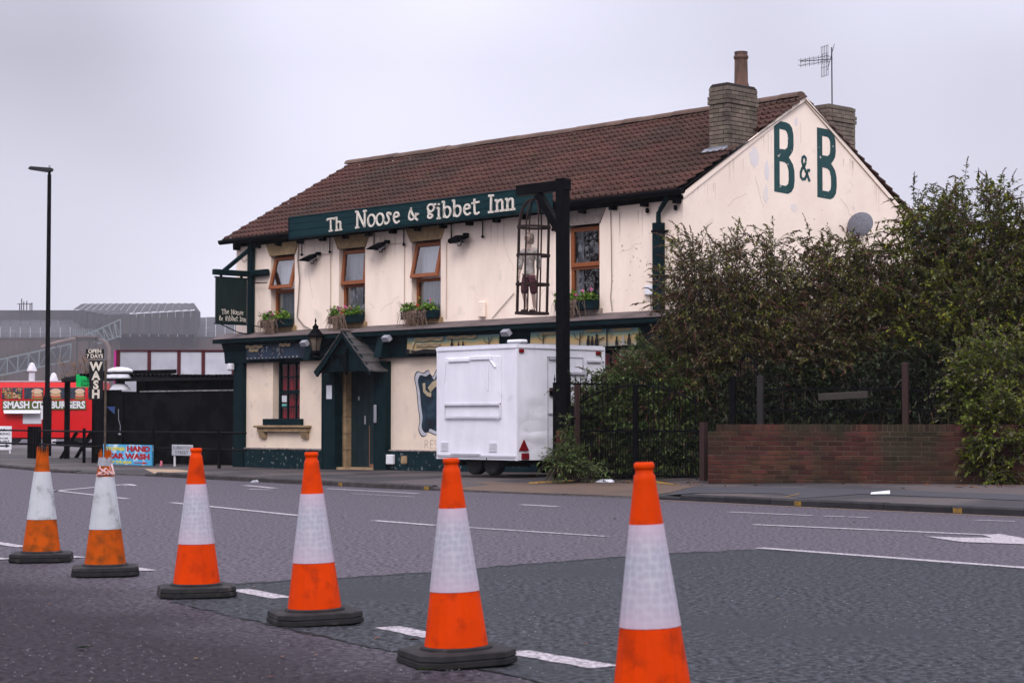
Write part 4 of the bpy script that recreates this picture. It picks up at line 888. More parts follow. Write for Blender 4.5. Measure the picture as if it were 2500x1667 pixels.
def deco1(p, w):
    scroll(p, .02, .62, .28, .055); scroll(p, .14, .46, .20, .055); scroll(p, 1.22, 1.60, .29, .055)
    q = MB()
    for k in range(26): x = rnd.choice([rnd.gauss(.55, .08), rnd.gauss(1.15, .12)]); z = rnd.uniform(.05, .22); q.ribbon([(x, z), (x + rnd.uniform(-.05, .05), z + rnd.uniform(.02, .07))], .008, -.031, -.029)
    for k in range(14): x = .06 + k * .135; q.box(x, x + .05, -.031, -.029, .02, .02 + rnd.uniform(.01, .03))
    q.build('painted_figure', M_ghost, p)
    shape('painted_moon', [ell(.78, .25, .018, .018, 10)], mat('moon_blue', (.20, .35, .5)), p, (0, -.031, 0), .001)
def deco2(p, w):
    scroll(p, .26, 1.10, .27, .06); scroll(p, .30, 1.02, .16, .06); scroll(p, 1.22, 2.05, .28, .05)
    shape('painted_figure', [[(.10, .02), (.16, .16), (.22, .24), (.26, .22), (.20, .10), (.20, .0)]], scr, p, (0, -.031, 0), .001)
    shape('painted_hill', [[(.0, .0), (1.0, .0), (.9, .06), (.55, .08), (.3, .05), (.1, .08), (0, .1)]], M_sil, p, (0, -.031, 0), .001)
    for x, h in ((1.36, .17), (1.55, .12), (1.68, .13)): pfig(p, x, .08, h)
    ptree(p, 2.4, .05, .2); 
def deco3(p, w):
    gtext(p, .28, .98, .27); gtext(p, 1.45, 1.88, .285); gtext(p, 2.12, 2.58, .285)
    ptree(p, .36, .04, .24); ptree(p, 1.30, .0, .27, .02)
    for x, h in ((1.52, .2), (1.62, .18), (1.73, .22), (2.22, .16), (2.52, .20)): pfig(p, x, .01, h)
    pfig(p, 2.38, .01, .17, M_ghost)
    q = MB(); q.ribbon([(1.98, .0), (1.98, .33)], .03, -.032, -.029).ribbon([(1.97, .325), (2.10, .325)], .02, -.032, -.029).ribbon([(2.0, .26), (2.04, .32)], .012, -.032, -.029).ribbon(ell(2.085, .20, .022, .07, 12), .006, -.032, -.029, closed=True).ribbon([(1.78, .12), (1.92, .16)], .02, -.032, -.029); q.build('painted_gallows', M_sil, p)
panel('fascia_panel', 'faded night scene panel with scrolls on fascia left of porch', .67, 2.78, M_night, deco1)
panel('fascia_panel', 'painted sunset panel with two banner scrolls above the trailer', 6.03, 8.68, M_scene, deco2)
panel('fascia_panel', 'painted sunset panel with gibbet and silhouetted figures behind gibbet post', 9.53, 12.24, M_scene, deco3)
# flower boxes
M_gera = ramp_mat('geranium_leaf', [(0, (.05, .12, .012)), (.5, (.10, .20, .02)), (1, (.16, .26, .03))], rough=.6, trans=.25)
M_dead = ramp_mat('dead_trailing_stem', [(0, (.15, .10, .075)), (.5, (.26, .18, .135)), (1, (.08, .055, .042))], rough=.9)
M_pink = ramp_mat('pink_petal', [(0, (.62, .10, .26)), (.5, (.72, .2, .42)), (1, (.55, .05, .16))], rough=.6); M_redp = ramp_mat('red_petal', [(0, (.60, .015, .02)), (1, (.45, .01, .03))], rough=.6)
def flower_box(x0, x1, label, reds, pinks, dead=(.02, .62), seed=1):
    rr = random.Random(seed); w = x1 - x0 + .16
    t = thing('flower_box', label, 'flower box', W(x0 - .08, -.235, UZ0 - .02), PROT, 'flower boxes under the upper windows')
    MB().bbox(0, w, 0, .145, .0, .16, b=.01).build('trough', M_green, t); MB().box(.03, w - .03, .02, .125, .155, .164).build('soil', M_room, t)
    q = MB()
    for k in range(330):
        cx = rr.choice([rr.gauss(w * .22, w * .09), rr.gauss(w * .74, w * .13)]); cz = .17 + abs(rr.gauss(.0, .075)); cyy = rr.gauss(.05, .06); s = rr.uniform(.02, .036)
        if not .0 < cx < w: continue
        M = Matrix.Translation((cx, cyy, cz)) @ Euler((rr.uniform(-1, 1), rr.uniform(-1, 1), rr.uniform(0, 6))).to_matrix().to_4x4()
        q.add([M @ Vector((s * math.cos(a), s * math.sin(a), .25 * s * (i % 2))) for i, a in enumerate([j * math.pi / 3 for j in range(6)])], [(0, 1, 2, 3, 4, 5)])
    tag(q.build('foliage', M_gera, t, fix=False), kind='stuff')
    q = MB()
    for k in range(95):
        x = w * min(.8, max(.0, rr.gauss(sum(dead) / 2, (dead[1] - dead[0]) * .30))); d = rr.uniform(.10, .40); q.tube([(x, .02, .17 + rr.uniform(0, .05)), (x + rr.gauss(0, .03), -.03 - rr.uniform(0, .04), .12), (x + rr.gauss(0, .08), -.02 - rr.uniform(0, .03), .16 - d)], .0035, 3, cap=False)
    for k in range(16):
        x = w * rr.uniform(0, .3); q.tube([(x, .05, .18), (x - rr.uniform(.02, .12), .0, .28 + rr.uniform(0, .1))], .003, 3, cap=False)
    tag(q.build('dead_stems', M_dead, t, fix=False), kind='stuff')
    for nm, m, pts in (('red_flower', M_redp, reds), ('pink_flower', M_pink, pinks)):
        for (u, z) in pts:
            q = MB()
            for k in range(14):
                M = Matrix.Translation((u * w + rr.gauss(0, .014), .03 + rr.gauss(0, .014), z + rr.gauss(0, .014))) @ Euler((rr.uniform(0, 6), rr.uniform(0, 6), 0)).to_matrix().to_4x4()
                q.add([M @ Vector(v) for v in ((-.016, 0, 0), (0, -.014, .003), (.016, 0, 0), (0, .014, .003))], [(0, 1, 2, 3)])
            q.tube([(u * w, .04, .18), (u * w, .03, z)], .003, 3); q.build(nm, m, t, fix=False)
flower_box(*UP[0], 'green flower box with red geraniums below the leftmost upper window', [(.55, .26), (.5, .22), (.62, .30)], [(.3, .34), (.33, .27), (.42, .27)], seed=3)
flower_box(*UP[1], 'green flower box of pink geraniums below the window above the porch', [(.5, .27), (.44, .22)], [(.3, .33), (.52, .34), (.58, .31), (.36, .30), (.7, .32)], (.05, .55), 4)
flower_box(*UP[2], 'green flower box with one pink bloom below the third upper window', [(.48, .28)], [(.84, .37)], (.06, .72), 5)
flower_box(*UP[3], 'green flower box of pink geraniums right of the gibbet post', [], [(.14, .38), (.18, .30), (.52, .26), (.9, .36), (.1, .28), (.7, .34)], (.1, .6), 6)
# floodlights above the windows
def floodlight(x, z, label, flip=1):
    t = thing('floodlight', label, 'floodlight', W(x, -.02, z), PROT, 'floodlights on the upper wall')
    b = MB(); b.box(-.03, .03, -.10, .0, -.03, .03); b.ribbon(arc(.02, -.05, .055, -150, 60), .012, -.12, -.10); b.build('bracket', M_black, t)
    b = MB(); M = Matrix.Translation((0, -.16, .02)) @ Matrix.Rotation(R(24), 4, 'X')
    b.prism([(-.28 * flip, -.005), (-.10 * flip, .045), (.10 * flip, .055), (.14 * flip, .0), (.08 * flip, -.045), (-.05 * flip, -.03)], -.12, .10, M=M); b.build('hood', M_black, t)
    b = MB(); b.prism([(-.02, -.05), (.10, -.06), (.10, .045), (-.02, .045)], -.105, .085, M=M); b.build('lamp_body', M_plastic_grey, t)
    MB().bbox(.10, .19, -.10, .0, .07, .14, b=.01).build('sensor_box', M_black, t)
floodlight(2.86, 4.50, 'black floodlight between the first and second upper windows'); floodlight(5.10, 4.60, 'black floodlight between the second and third upper windows'); floodlight(7.46, 4.58, 'black floodlight between third window and gibbet cage', -1)
def bulkhead(x, z, label):
    t = thing('spotlight', label, 'spotlight', W(x, -.37, z), PROT, 'small spotlights under the cornice')
    MB().tube([(.0, .12, .03), (0, 0, -.0)], .018, 6).build('arm', M_black, t)
    M = Matrix.Rotation(R(35), 4, 'X'); b = MB(); b.prism([(-.11, -.05), (.11, -.05), (.09, .05), (-.09, .05)], -.06, .04, M=M); b.build('lamp_head', M_plastic_grey, t)
bulkhead(2.95, 2.72, 'small grey spotlight under the cornice left of the lantern'); bulkhead(5.60, 2.74, 'small grey spotlight under the cornice right of the porch'); bulkhead(9.05, 2.74, 'small grey spotlight between the two sunset panels')
# aerial and dish
ae = thing('tv_aerial', 'rooftop television aerial on a thin mast at the rear chimney', 'aerial', W(12.85, 4.62, 7.07), PROT)
MB().tube([(0, 0, -.1), (0, 0, 1.16)], .013, 6).build('mast', M_dark_metal, ae)
b = MB(); b.tube([(.03, -.02, .93), (-.72, -.05, .98)], .009, 5); b.build('boom', M_dark_metal, ae)
b = MB()
for k in range(7):
    x = -.08 - k * .105
    for s in (-1, 1): b.tube([(x, -.04 - .0, .95), (x, -.04, .95 + s * .09)], .005, 4); b.tube([(x - .015, -.11, .95 + s * .05), (x + .015, .03, .95 + s * .05)], .005, 4)
b.build('element', M_dark_metal, ae)
b = MB()
for k in range(5):
    x = -.05 - k * .055; b.tube([(x, -.05 + k * .02, .62), (x, -.05 + k * .02, 1.22)], .0045, 4)
for z in (.63, .8, 1.06, 1.2): b.tube([(-.05, -.05, z), (-.28, .04, z - .0)], .0045, 4)
b.tube([(-.03, -.1, .72), (-.01, .1, 1.24)], .006, 4); b.build('reflector', M_dark_metal, ae)
di = thing('satellite_dish', 'grey satellite dish on the gable above the bushes', 'satellite dish', W(PL + .30, 4.72, 4.80), PROT)
b = MB(); prof_ = [(0.005, .055), (.10, .047), (.18, .03), (.25, 0), (.255, -.004)]
b.lathe(prof_, 20, cap=False); o = b.build('dish', mat('dish_grey', (.135, .135, .155), (.10, .10, .12), scale=20, rough=.6), di, smooth=True); o.rotation_euler = (R(72), 0, R(18))
MB().tube([(-.30, .0, -.1), (-.05, .06, 0)], .02, 6).build('arm', M_dark_metal, di); MB().tube([(.0, -.02, -.25), (.12, -.28, -.18)], .012, 5).build('feed_arm', M_dark_metal, di)
# ================================================================== TRAILER
TA = R(40); TROT = math.atan2(-math.cos(TA), math.sin(TA)); TLn, TWd = 2.12, 1.93
tr = thing('catering_trailer', 'white boxy catering trailer parked against the pub', 'trailer', (.08, 32.3, .18), TROT)
H0, H1 = .262, 2.14
def dent_panel(name, axis, a0, a1, z0, z1, fixed, n=34, dents=()):
    b = MB(); vs = []
    for i in range(n + 1):
        for j in range(n + 1):
            a = a0 + (a1 - a0) * i / n; z = z0 + (z1 - z0) * j / n; d = 0
            for (da, dz, ra, rz_, k) in dents: d += k * math.exp(-((a - da) / ra) ** 2 - ((z - dz) / rz_) ** 2)
            e = min(a - a0, a1 - a, z - z0, z1 - z); d *= min(1, max(e, 0) / .08)
            vs.append((fixed - d, a, z) if axis == 'x' else (a, fixed + d, z))
    m = n + 1; b.add(vs, [(i * m + j, (i + 1) * m + j, (i + 1) * m + j + 1, i * m + j + 1) for i in range(n) for j in range(n)])
    return b.build(name, M_white, tr, smooth=True)
MB().box(-TLn + .01, -.01, .01, TWd - .01, H0 + .01, H1 - .01).build('body', M_white, tr)
dent_panel('side_panel', 'y', -TLn, 0, H0, H1, 0, dents=[(-.3, .9, .35, .3, .012), (-1.5, 1.7, .5, .2, -.008), (-1.1, .5, .6, .2, .01)])
rear = dent_panel('rear_panel', 'x', 0, TWd, H0, H1, 0, 48, dents=[(.42, .80, .36, .12, .022), (.30, .66, .34, .10, -.014), (.50, 1.1, .24, .12, .012), (.35, 1.30, .2, .12, -.008), (.45, .5, .25, .08, .010), (.7, 1.6, .2, .4, .012), (.25, .55, .12, .3, .012)])
b = MB()
for (x, y) in ((0, 0), (-TLn, 0), (0, TWd)): b.box(x - .03, x + .012, y - .012, y + .03, H0 - .005, H1 + .01) if x == 0 else b.box(x - .012, x + .03, y - .012, y + .03, H0 - .005, H1 + .01)
b.build('corner_trim', M_white, tr)
b = MB(); b.box(-TLn - .02, .02, -.02, .0, H1 - .03, H1 + .03).box(.0, .02, .0, TWd + .02, H1 - .03, H1 + .03); b.build('roof_trim', M_white, tr)
MB().bbox(-TLn - .01, .01, -.01, TWd, H1 + .0, H1 + .045, b=.015).build('roof', mat('trailer_roof', (.30, .30, .33), rough=.6), tr)
MB().bbox(-.33, .03, .05, .22, H1 + .05, H1 + .11, b=.02).build('roof_vent', M_white, tr)
# serving hatch
ha = MB(); ha.bbox(-1.90, -.40, -.022, .0, 1.20, 1.99, b=.006); hatch = ha.build('serving_hatch', M_white, tr)
b = MB(); b.box(-1.88, -.42, -.04, -.02, 1.17, 1.205).box(-1.88, -.42, -.045, -.02, .955, .985).box(-1.90, -1.885, -.03, .0, .96, 1.18).box(-.42, -.405, -.03, .0, .96, 1.18); b.build('hatch_rail', mat('trailer_trim_pale', (.60, .59, .63), rough=.5), hatch)
b = MB(); b.bbox(-1.78, -1.20, -.05, -.02, 1.91, 1.97, b=.008).bbox(-1.18, -.62, -.05, -.02, 1.93, 2.0, b=.008); b.build('awning_housing', M_white, hatch)
for P_, r_ in (([(-.72, -.03, 1.85), (-.72, -.035, 1.5), (-.72, -.03, 1.42)], .011), ([(-.66, -.03, 1.93), (-.52, -.03, 1.80)], .018), ([(-1.86, -.03, 1.93), (-1.90, -.03, 1.6)], .012)): MB().tube(P_, r_, 5).build('hatch_stay', M_white, hatch)
for x in (-1.92, -.62):
    b = MB()
    for k in range(7): b.box(x - .1, x + .1, -.012, .0, .40 + k * .022, .412 + k * .022)
    b.build('vent_grille', M_white, tr)
b = MB(); b.box(-TLn, .0, -.018, .0, .30, .335).box(-1.72, -.95, -.03, -.0, .33, .36); b.build('skirt_rail', mat('trailer_trim_grey', (.46, .455, .49)), tr)
MB().box(-.79, -.775, -.006, .0, H0 - .002, .33).build('skirt_gap', M_room, tr)
# rear door and lights
b = MB(); b.box(.0, .012, .66, .675, .30, 1.98).box(.0, .012, 1.45, 1.465, .30, 1.98).box(.0, .012, .66, 1.465, 1.97, 1.985).box(.0, .018, .68, 1.44, 1.02, 1.04)
for y0, y1, z in ((.70, 1.05, 1.93), (1.55, 1.86, 1.90)): b.box(.0, .03, y0, y1, z, z + .03)
b.box(.0, .04, 1.15, 1.5, 1.69, 1.73).box(.0, .05, 1.48, 1.53, 1.62, 1.80); door_ = b.build('rear_door', mat('trailer_trim_grey', (.46, .455, .49), (.36, .355, .38), scale=5, rough=.5), tr)
MB().bbox(.0, .05, .70, .86, 1.33, 1.46, b=.01).build('door_lock', M_black, door_)
for y in (.09, 1.80): MB().bbox(.0, .03, y - .05, y + .05, 2.03, 2.09, b=.008).build('marker_lamp', M_reds, tr)
MB().prism([(.04, .42), (.25, .42), (.145, .60)], .0, .018, axis='x').build('triangle_reflector', M_reds, tr)
MB().bbox(.0, .03, .09, .25, .275, .38, b=.008).build('tail_lamp', M_reds, tr)
b = MB(); b.box(-TLn + .1, -.05, .25, .33, .15, .23).box(-TLn + .1, -.05, TWd - .33, TWd - .25, .15, .23); b.build('chassis', M_black, tr)
for x in (-1.28, -.80):
    for y in (.10, TWd - .28):
        t = MB(); t.lathe([(.10, -.085), (.19, -.085), (.218, -.06), (.218, .06), (.19, .085), (.10, .085)], 24); t.v = [(a + x, c + y + .09, e + .218) for a, e, c in t.v]
        wh = t.build('wheel', M_tyre, tr, smooth=True)
        t = MB(); t.lathe([(.02, -.07), (.05, -.075), (.10, -.05), (.12, -.08), (.12, .05)], 16); t.v = [(a + x, c + y + .09, e + .218) for a, e, c in t.v]; t.build('rim', M_dark_metal, wh, smooth=True)
b = MB(); b.tube([(.02, .9, .12), (.02, 1.2, .12)], .03, 6).box(-.1, .05, 1.0, 1.1, .0, .2); b.build('corner_steady', M_black, tr)

# ================================================================== GIBBET
gib = thing('gibbet', 'tall black timber gibbet post with braced arm before the pub', 'gibbet', (.83, 32.05, .17), PROT)
MB().bbox(-.085, .085, -.085, .085, 0, 4.86, b=.008).build('post', M_black, gib)
MB().bbox(-1.03, .12, -.08, .08, 4.68, 4.85, b=.008).build('arm', M_black, gib)
arm_off = .0
gib.children[1].location = (0, 0, .0)
MB().bbox(-.095, .095, -.095, .095, 4.855, 4.875, b=.004).build('cap', M_black, gib)
MB().beam((-.085, 0, 4.05), (-.56, 0, 4.66), .10, .13).build('brace', M_black, gib)
cpos = Vector((.83, 32.05, 0)) + PEX * (-.72)
cg = thing('gibbet_cage', 'rusty iron hanging cage with domed top on the gibbet arm', 'cage', (cpos.x, cpos.y, 2.87), PROT + .3)
cr_ = .268; cz = [.0, .48, .96, 1.43]
NBAR = 8
for k in range(NBAR):
    a = 2 * math.pi * k / NBAR; c, s = math.cos(a), math.sin(a); q = MB()
    P = [(cr_ * c, cr_ * s, 0), (cr_ * c, cr_ * s, 1.43)] + [(cr_ * math.cos(t) ** .8 * c, cr_ * math.cos(t) ** .8 * s, 1.43 + .47 * math.sin(t)) for t in [R(x) for x in (25, 45, 62, 76, 87)]]
    q.tube(P, .014, 5); q.build('bar', M_rust, cg)
for z in cz: MB().lathe([(cr_ + .004, z - .02), (cr_ + .016, z - .02), (cr_ + .016, z + .02), (cr_ + .004, z + .02), (cr_ + .004, z - .02)], 28, cap=False).build('hoop', M_rust, cg, smooth=False)
MB().lathe([(.005, -.03), (cr_ + .02, -.02), (cr_ + .02, .0), (.005, .0)], 28).build('floor_plate', M_rust, cg)
b = MB()
for k in range(3):
    z = 1.90 + k * .055
    pts = [(.022 * math.cos(t) if k % 2 == 0 else 0, .022 * math.cos(t) if k % 2 else 0, z + .035 * math.sin(t)) for t in [i * math.pi / 6 for i in range(13)]]; b.tube(pts, .006, 4)
b.build('chain', M_rust, cg)
cg.rotation_euler = (0, R(1.5), PROT + .3)
# stuffed dummy standing in the cage
def skin_body(name, verts, edges, radii, m, parent, root=0, sub=2):
    me = bpy.data.meshes.new(name); me.from_pydata(verts, edges, []); me.update(); me.materials.append(m)
    o = link(name, me, parent); sk = o.modifiers.new('Skin', 'SKIN'); sk.use_smooth_shade = True; sk.branch_smoothing = .6
    for i, r in enumerate(radii): me.skin_vertices[0].data[i].radius = (r, r) if not isinstance(r, tuple) else r; me.skin_vertices[0].data[i].use_root = (i == root)
    s = o.modifiers.new('Sub', 'SUBSURF'); s.levels = sub; s.render_levels = sub; return o
dm_ = thing('dummy', 'dummy in white shirt and plum breeches standing inside the cage', 'dummy', (cpos.x - .045, cpos.y - .02, 2.875), R(-35))
M_skin = mat('dummy_skin', (.42, .31, .26), (.34, .24, .20), scale=9, rough=.7); M_shirt = mat('grubby_white_shirt', (.40, .365, .33), (.20, .17, .15), scale=11, rough=.9, bump=.8, bscale=22, bdist=.03)
M_plum = mat('plum_breeches', (.105, .038, .050), (.055, .020, .028), scale=12, rough=.8, bump=.8, bscale=25, bdist=.02); M_hair = mat('grey_brown_hair', (.10, .075, .06), (.2, .16, .13), scale=30, rough=.9)
V = [(0, 0, .66), (0, 0, .80), (0, .01, .98), (0, .0, 1.10), (0, -.015, 1.17), (0, -.03, 1.25), (0, -.03, 1.31),
     (-.06, 0, .62), (-.075, -.05, .36), (-.06, .0, .08), (-.065, -.09, .03), (.06, 0, .62), (.06, .03, .36), (.05, .08, .08), (.05, -.01, .03),
     (-.12, 0, 1.06), (-.16, .0, .86), (-.15, -.07, .68), (-.15, -.09, .61), (.12, 0, 1.06), (.17, .02, .86), (.19, -.03, .68), (.20, -.05, .60)]
E_ = [(0, 1), (1, 2), (2, 3), (3, 4), (4, 5), (5, 6), (0, 7), (7, 8), (8, 9), (9, 10), (0, 11), (11, 12), (12, 13), (13, 14), (2, 15), (15, 16), (16, 17), (17, 18), (2, 19), (19, 20), (20, 21), (21, 22)]
Rd = [(.085, .07), (.085, .065), (.10, .07), (.05, .045), (.038, .04), (.062, .075), (.05, .06), .062, .042, .026, .022, .062, .042, .026, .022, .04, .030, .022, .022, .04, .030, .022, .022]
for h, sx in ((18, -1), (22, 1)):                    # five fingers of each hand
    b0 = V[h]
    for k, (dx_, ln) in enumerate(((-.022, .045), (-.010, .06), (.002, .065), (.014, .055))):
        V += [(b0[0] + dx_, b0[1] - .006, b0[2] - .018), (b0[0] + dx_ * 1.2, b0[1] - .016, b0[2] - .018 - ln)]; i = len(V); E_ += [(h, i - 2), (i - 2, i - 1)]; Rd += [.0075, .006]
    V += [(b0[0] - sx * .026, b0[1] - .01, b0[2] + .004), (b0[0] - sx * .038, b0[1] - .02, b0[2] - .028)]; i = len(V); E_ += [(h, i - 2), (i - 2, i - 1)]; Rd += [.009, .007]
skin_body('body', V, E_, Rd, M_skin, dm_)
skin_body('shirt', [(0, 0, .60), (0, 0, .80), (0, .01, .99), (0, .0, 1.10), (-.13, 0, 1.06), (-.17, .0, .86), (-.155, -.06, .71), (.13, 0, 1.06), (.18, .02, .86), (.195, -.02, .71)],
          [(0, 1), (1, 2), (2, 3), (2, 4), (4, 5), (5, 6), (2, 7), (7, 8), (8, 9)], [(.11, .09), (.105, .085), (.12, .085), (.062, .058), .056, .050, .042, .056, .050, .042], M_shirt, dm_)
skin_body('breeches', [(0, 0, .68), (-.062, 0, .58), (-.077, -.048, .37), (-.07, -.03, .30), (.062, 0, .58), (.062, .03, .37), (.058, .04, .30)], [(0, 1), (1, 2), (2, 3), (0, 4), (4, 5), (5, 6)],
          [(.085, .07), .078, .062, .050, .078, .062, .050], M_plum, dm_)
b = MB(); b.lathe([(.01, 1.345), (.05, 1.335), (.072, 1.30), (.076, 1.26), (.074, 1.20), (.068, 1.15)], 12, cap=False); b.v = [(x, y * 1.05 + .012, z) for x, y, z in b.v]; b.build('hair', M_hair, dm_, smooth=True)
b = MB(); b.prism([(-.012, 1.235), (.012, 1.235), (0, 1.265)], -.125, -.10); b.box(-.03, .03, -.113, -.10, 1.205, 1.213)
for s in (-1, 1): b.lathe([(.002, -.008), (.010, 0), (.002, .008)], 8, (s * .026, -.103, 1.262)); b.lathe([(.004, -.02), (.014, 0), (.004, .02)], 6, (s * .068, -.03, 1.245))
b.build('face', M_skin, dm_)
for x, y in ((-.063, -.05), (.05, .03)): MB().bbox(x - .032, x + .032, y - .085, y + .06, .0, .055, b=.018).build('shoe', M_rust, dm_)

# ================================================================== GATES, RAILINGS, WALL
def fence_frame(name, label, cat, a, c, z, group=None):
    d = Vector((c[0] - a[0], c[1] - a[1])); return thing(name, label, cat, (a[0], a[1], z), math.atan2(d.y, d.x), group), d.length
g, GL = fence_frame('iron_gates', 'pair of black arched iron gates overgrown by bushes beside brick wall', 'gate', (.99, 31.73), (2.90, 30.17), .17)
def arch_z(u): return 1.14 + .34 * math.sin(math.pi * u) ** .8
nb = 25; bm_full = {}
for k in range(1, nb):
    if abs(k / nb - .5) < .01: continue
    u = k / nb; x = u * GL; zt = arch_z(u) + .10; q = MB(); q.tube([(x, 0, .04), (x, 0, zt - .05)], .008, 5).lathe([(.008, 0), (.016, .02), (.002, .06)], 5, (x, 0, zt - .055)); q.build('bar', M_black, g)
for k in range(nb):
    x = (k + .5) / nb * GL; q = MB(); q.tube([(x, 0, .04), (x, 0, .76)], .007, 5); q.build('dog_bar', M_black, g)
for (u0, u1) in ((0, .5), (.5, 1)):
    n = 14; P = [((u0 + (u1 - u0) * i / n) * GL, 0, arch_z(u0 + (u1 - u0) * i / n)) for i in range(n + 1)]; MB().tube(P, .013, 6).build('arched_rail', M_black, g)
    MB().box(u0 * GL, u1 * GL, -.012, .012, .745, .775).build('middle_rail', M_black, g); MB().box(u0 * GL, u1 * GL, -.012, .012, .05, .08).build('bottom_rail', M_black, g)
for x in (GL / 2 - .022, GL / 2 + .022): MB().box(x - .019, x + .019, -.025, .025, .02, arch_z(.5)).build('meeting_stile', M_black, g)
MB().box(-.03, .03, -.03, .03, 0, 1.16).build('gate_post', M_black, g); MB().box(GL - .0, GL + .085, -.05, .05, 0, .90).build('gate_post', M_maroon, g)
g2, L2 = fence_frame('railing_panel', 'black railing panel with spear heads standing before the gibbet post', 'railing', (.678, 31.35), (1.54, 32.0), .17)
n = 10
for k in range(n + 1):
    x = k / n * L2; q = MB(); q.tube([(x, 0, .05), (x, 0, 1.58)], .008, 5).lathe([(.007, 0), (.018, .025), (.008, .04), (.003, .10)], 5, (x, 0, 1.56)); q.build('spear_bar', M_black, g2)
for z in (1.50, .95, .12): MB().box(0, L2, -.012, .012, z, z + .03).build('rail', M_black, g2)
MB().box(-.02, .02, -.02, .02, 0, 1.53).build('end_stile', M_black, g2); MB().box(.42, .50, -.02, .02, 0, 1.5).build('post', M_maroon, g2)
# brick wall
wd = Vector((3.235, -1.19)).normalized()
bw, BL = fence_frame('brick_wall', 'low dark red brick wall beside the pavement at the right', 'wall', (2.965, 29.80), (2.965 + wd.x * 6.0, 29.80 + wd.y * 6.0), .15)
CH, BRL = .0715, .229
core = MB().box(.0, 10.0, .006, .21, -.03, 11 * CH - .01).box(.13, 10.0, .006, .21, 11 * CH - .012, 11 * CH + .095).build('mortar_core', M_mortar, bw)
bme = {}
def wbrick(w, x, z, d=.10, h=CH - .011, nm='brick', M=M_brickred):
    key = (round(w, 3), round(h, 3))
    if key not in bme: bme[key] = MB().bbox(0, w, 0, d, 0, h, b=.004).mesh(nm, M)
    o = link(nm, bme[key], bw, (x, rnd.uniform(-.004, .003), z)); o.rotation_euler = (0, 0, rnd.uniform(-.006, .006))
for r in range(11):
    x = 0; first = True
    while x < 5.95:
        w = BRL - .011
        if first and r % 2: w = BRL / 2 - .011
        w = min(w, 6.0 - x); first = False
        wbrick(w, x, r * CH); x += w + .011
ext = MB()                                   # the wall runs on past the frame: these bricks are joined
for r in range(11):
    x = 6.0 - (.0 if r % 2 else BRL / 2)
    while x < 9.95: ext.box(max(x, 6.003), min(x + BRL - .011, 10.0), rnd.uniform(-.004, .003), .1, r * CH, r * CH + CH - .011); x += BRL
x = 6.0
while x < 9.93: ext.box(x, x + .066, rnd.uniform(-.004, .003), .2, 11 * CH, 11 * CH + .098); x += .076
tag(ext.build('brick_run', M_brickred, bw), kind='stuff')
k = 0; x = .13
while x < 5.95: wbrick(.066, x, 11 * CH, .21, .098, 'coping_brick'); x += .076
# short brick pier at the gibbet's foot
pi_ = thing('brick_pier', 'narrow red brick gate pier at the foot of the gibbet', 'pier', (.70, 31.22, .16), PROT + .35)
MB().box(.004, .11, .004, .11, 0, .76).build('mortar_core', M_mortar, pi_)
for r in range(11):
    b_ = MB().bbox(-.004, .116, -.004, .116, r * CH, r * CH + CH - .011, b=.004).build('brick', M_brickred, pi_)
# railings and arched gate behind the wall
def on_wall(px, back=.42):
    o = Vector((2.965, 29.80)) + Vector((-wd.y, wd.x)) * back; k = (px - CX) / FPX
    t = (k * o.y - o.x) / (wd.x - k * wd.y); return o + wd * t
def fseg(name, label, cat, pa, pb, group=None): a = on_wall(pa); c = on_wall(pb); return fence_frame(name, label, cat, a, c, .15, group)
f1, fl = fseg('garden_railing', 'black railings behind the brick wall right of the arched gate', 'railing', 1862, 2215)
n = 26
for k in range(n + 1):
    x = k / n * fl; q = MB(); q.tube([(x, 0, .05), (x, 0, 1.50 + .16 * math.sin(k * .5))], .007, 5); q.build('bar', M_black, f1)
for z in (1.40, 1.08): MB().box(0, fl, -.012, .012, z, z + .03).build('rail', M_black, f1)
f2, fl2 = fseg('arched_gate', 'tall arch-topped black garden gate behind the brick wall', 'gate', 1800, 1852)
for k in range(7):
    u = k / 6; x = u * fl2; q = MB(); q.tube([(x, 0, .05), (x, 0, 1.62 + .34 * math.sin(math.pi * u) ** .7)], .008, 5); q.build('bar', M_black, f2)
MB().tube([(u * fl2, 0, 1.62 + .34 * math.sin(math.pi * u) ** .7) for u in [i / 12 for i in range(13)]], .014, 6).build('arch_rail', M_black, f2); MB().box(0, fl2, -.012, .012, 1.07, 1.10).build('rail', M_black, f2)
f3, fl3 = fseg('side_railing', 'black railings behind the far right end of the brick wall', 'railing', 2225, 2480)
for k in range(19): x = k / 18 * fl3; MB().tube([(x, 0, .05), (x, 0, 1.5)], .007, 5).build('bar', M_black, f3)
for z in (1.38, 1.08): MB().box(0, fl3, -.012, .012, z, z + .03).build('rail', M_black, f3)
def wpost(px, h, m, label, w=.045):
    p = on_wall(px, .38); o = MB().bbox(-w, w, -w, w, 0, h, b=.006).build('fence_post', m); o.location = (p.x, p.y, .15); o.rotation_euler = (0, 0, math.atan2(wd.y, wd.x)); tag(o, label, 'post')
wpost(1788, 1.62, M_black, 'thick black post left of the arched gate'); wpost(1856, 1.62, mat('grey_post', (.02, .018, .018)), 'dark grey post right of the arched gate'); wpost(2210, 1.80, M_maroon, 'maroon post with peeling paint behind the brick wall')
p = on_wall(2058, .30); o = MB().bbox(-.37, .37, -.02, .02, -.055, .055, b=.008).build('weathered_plank', mat('weathered_plank', (.045, .037, .033), (.03, .025, .022), scale=8, stretch=(1, 1, 8), rough=.9)); o.location = (p.x, p.y, 1.46); o.rotation_euler = (0, R(-3), math.atan2(wd.y, wd.x)); tag(o, 'weathered grey plank lying across the railings in the bushes', 'plank')

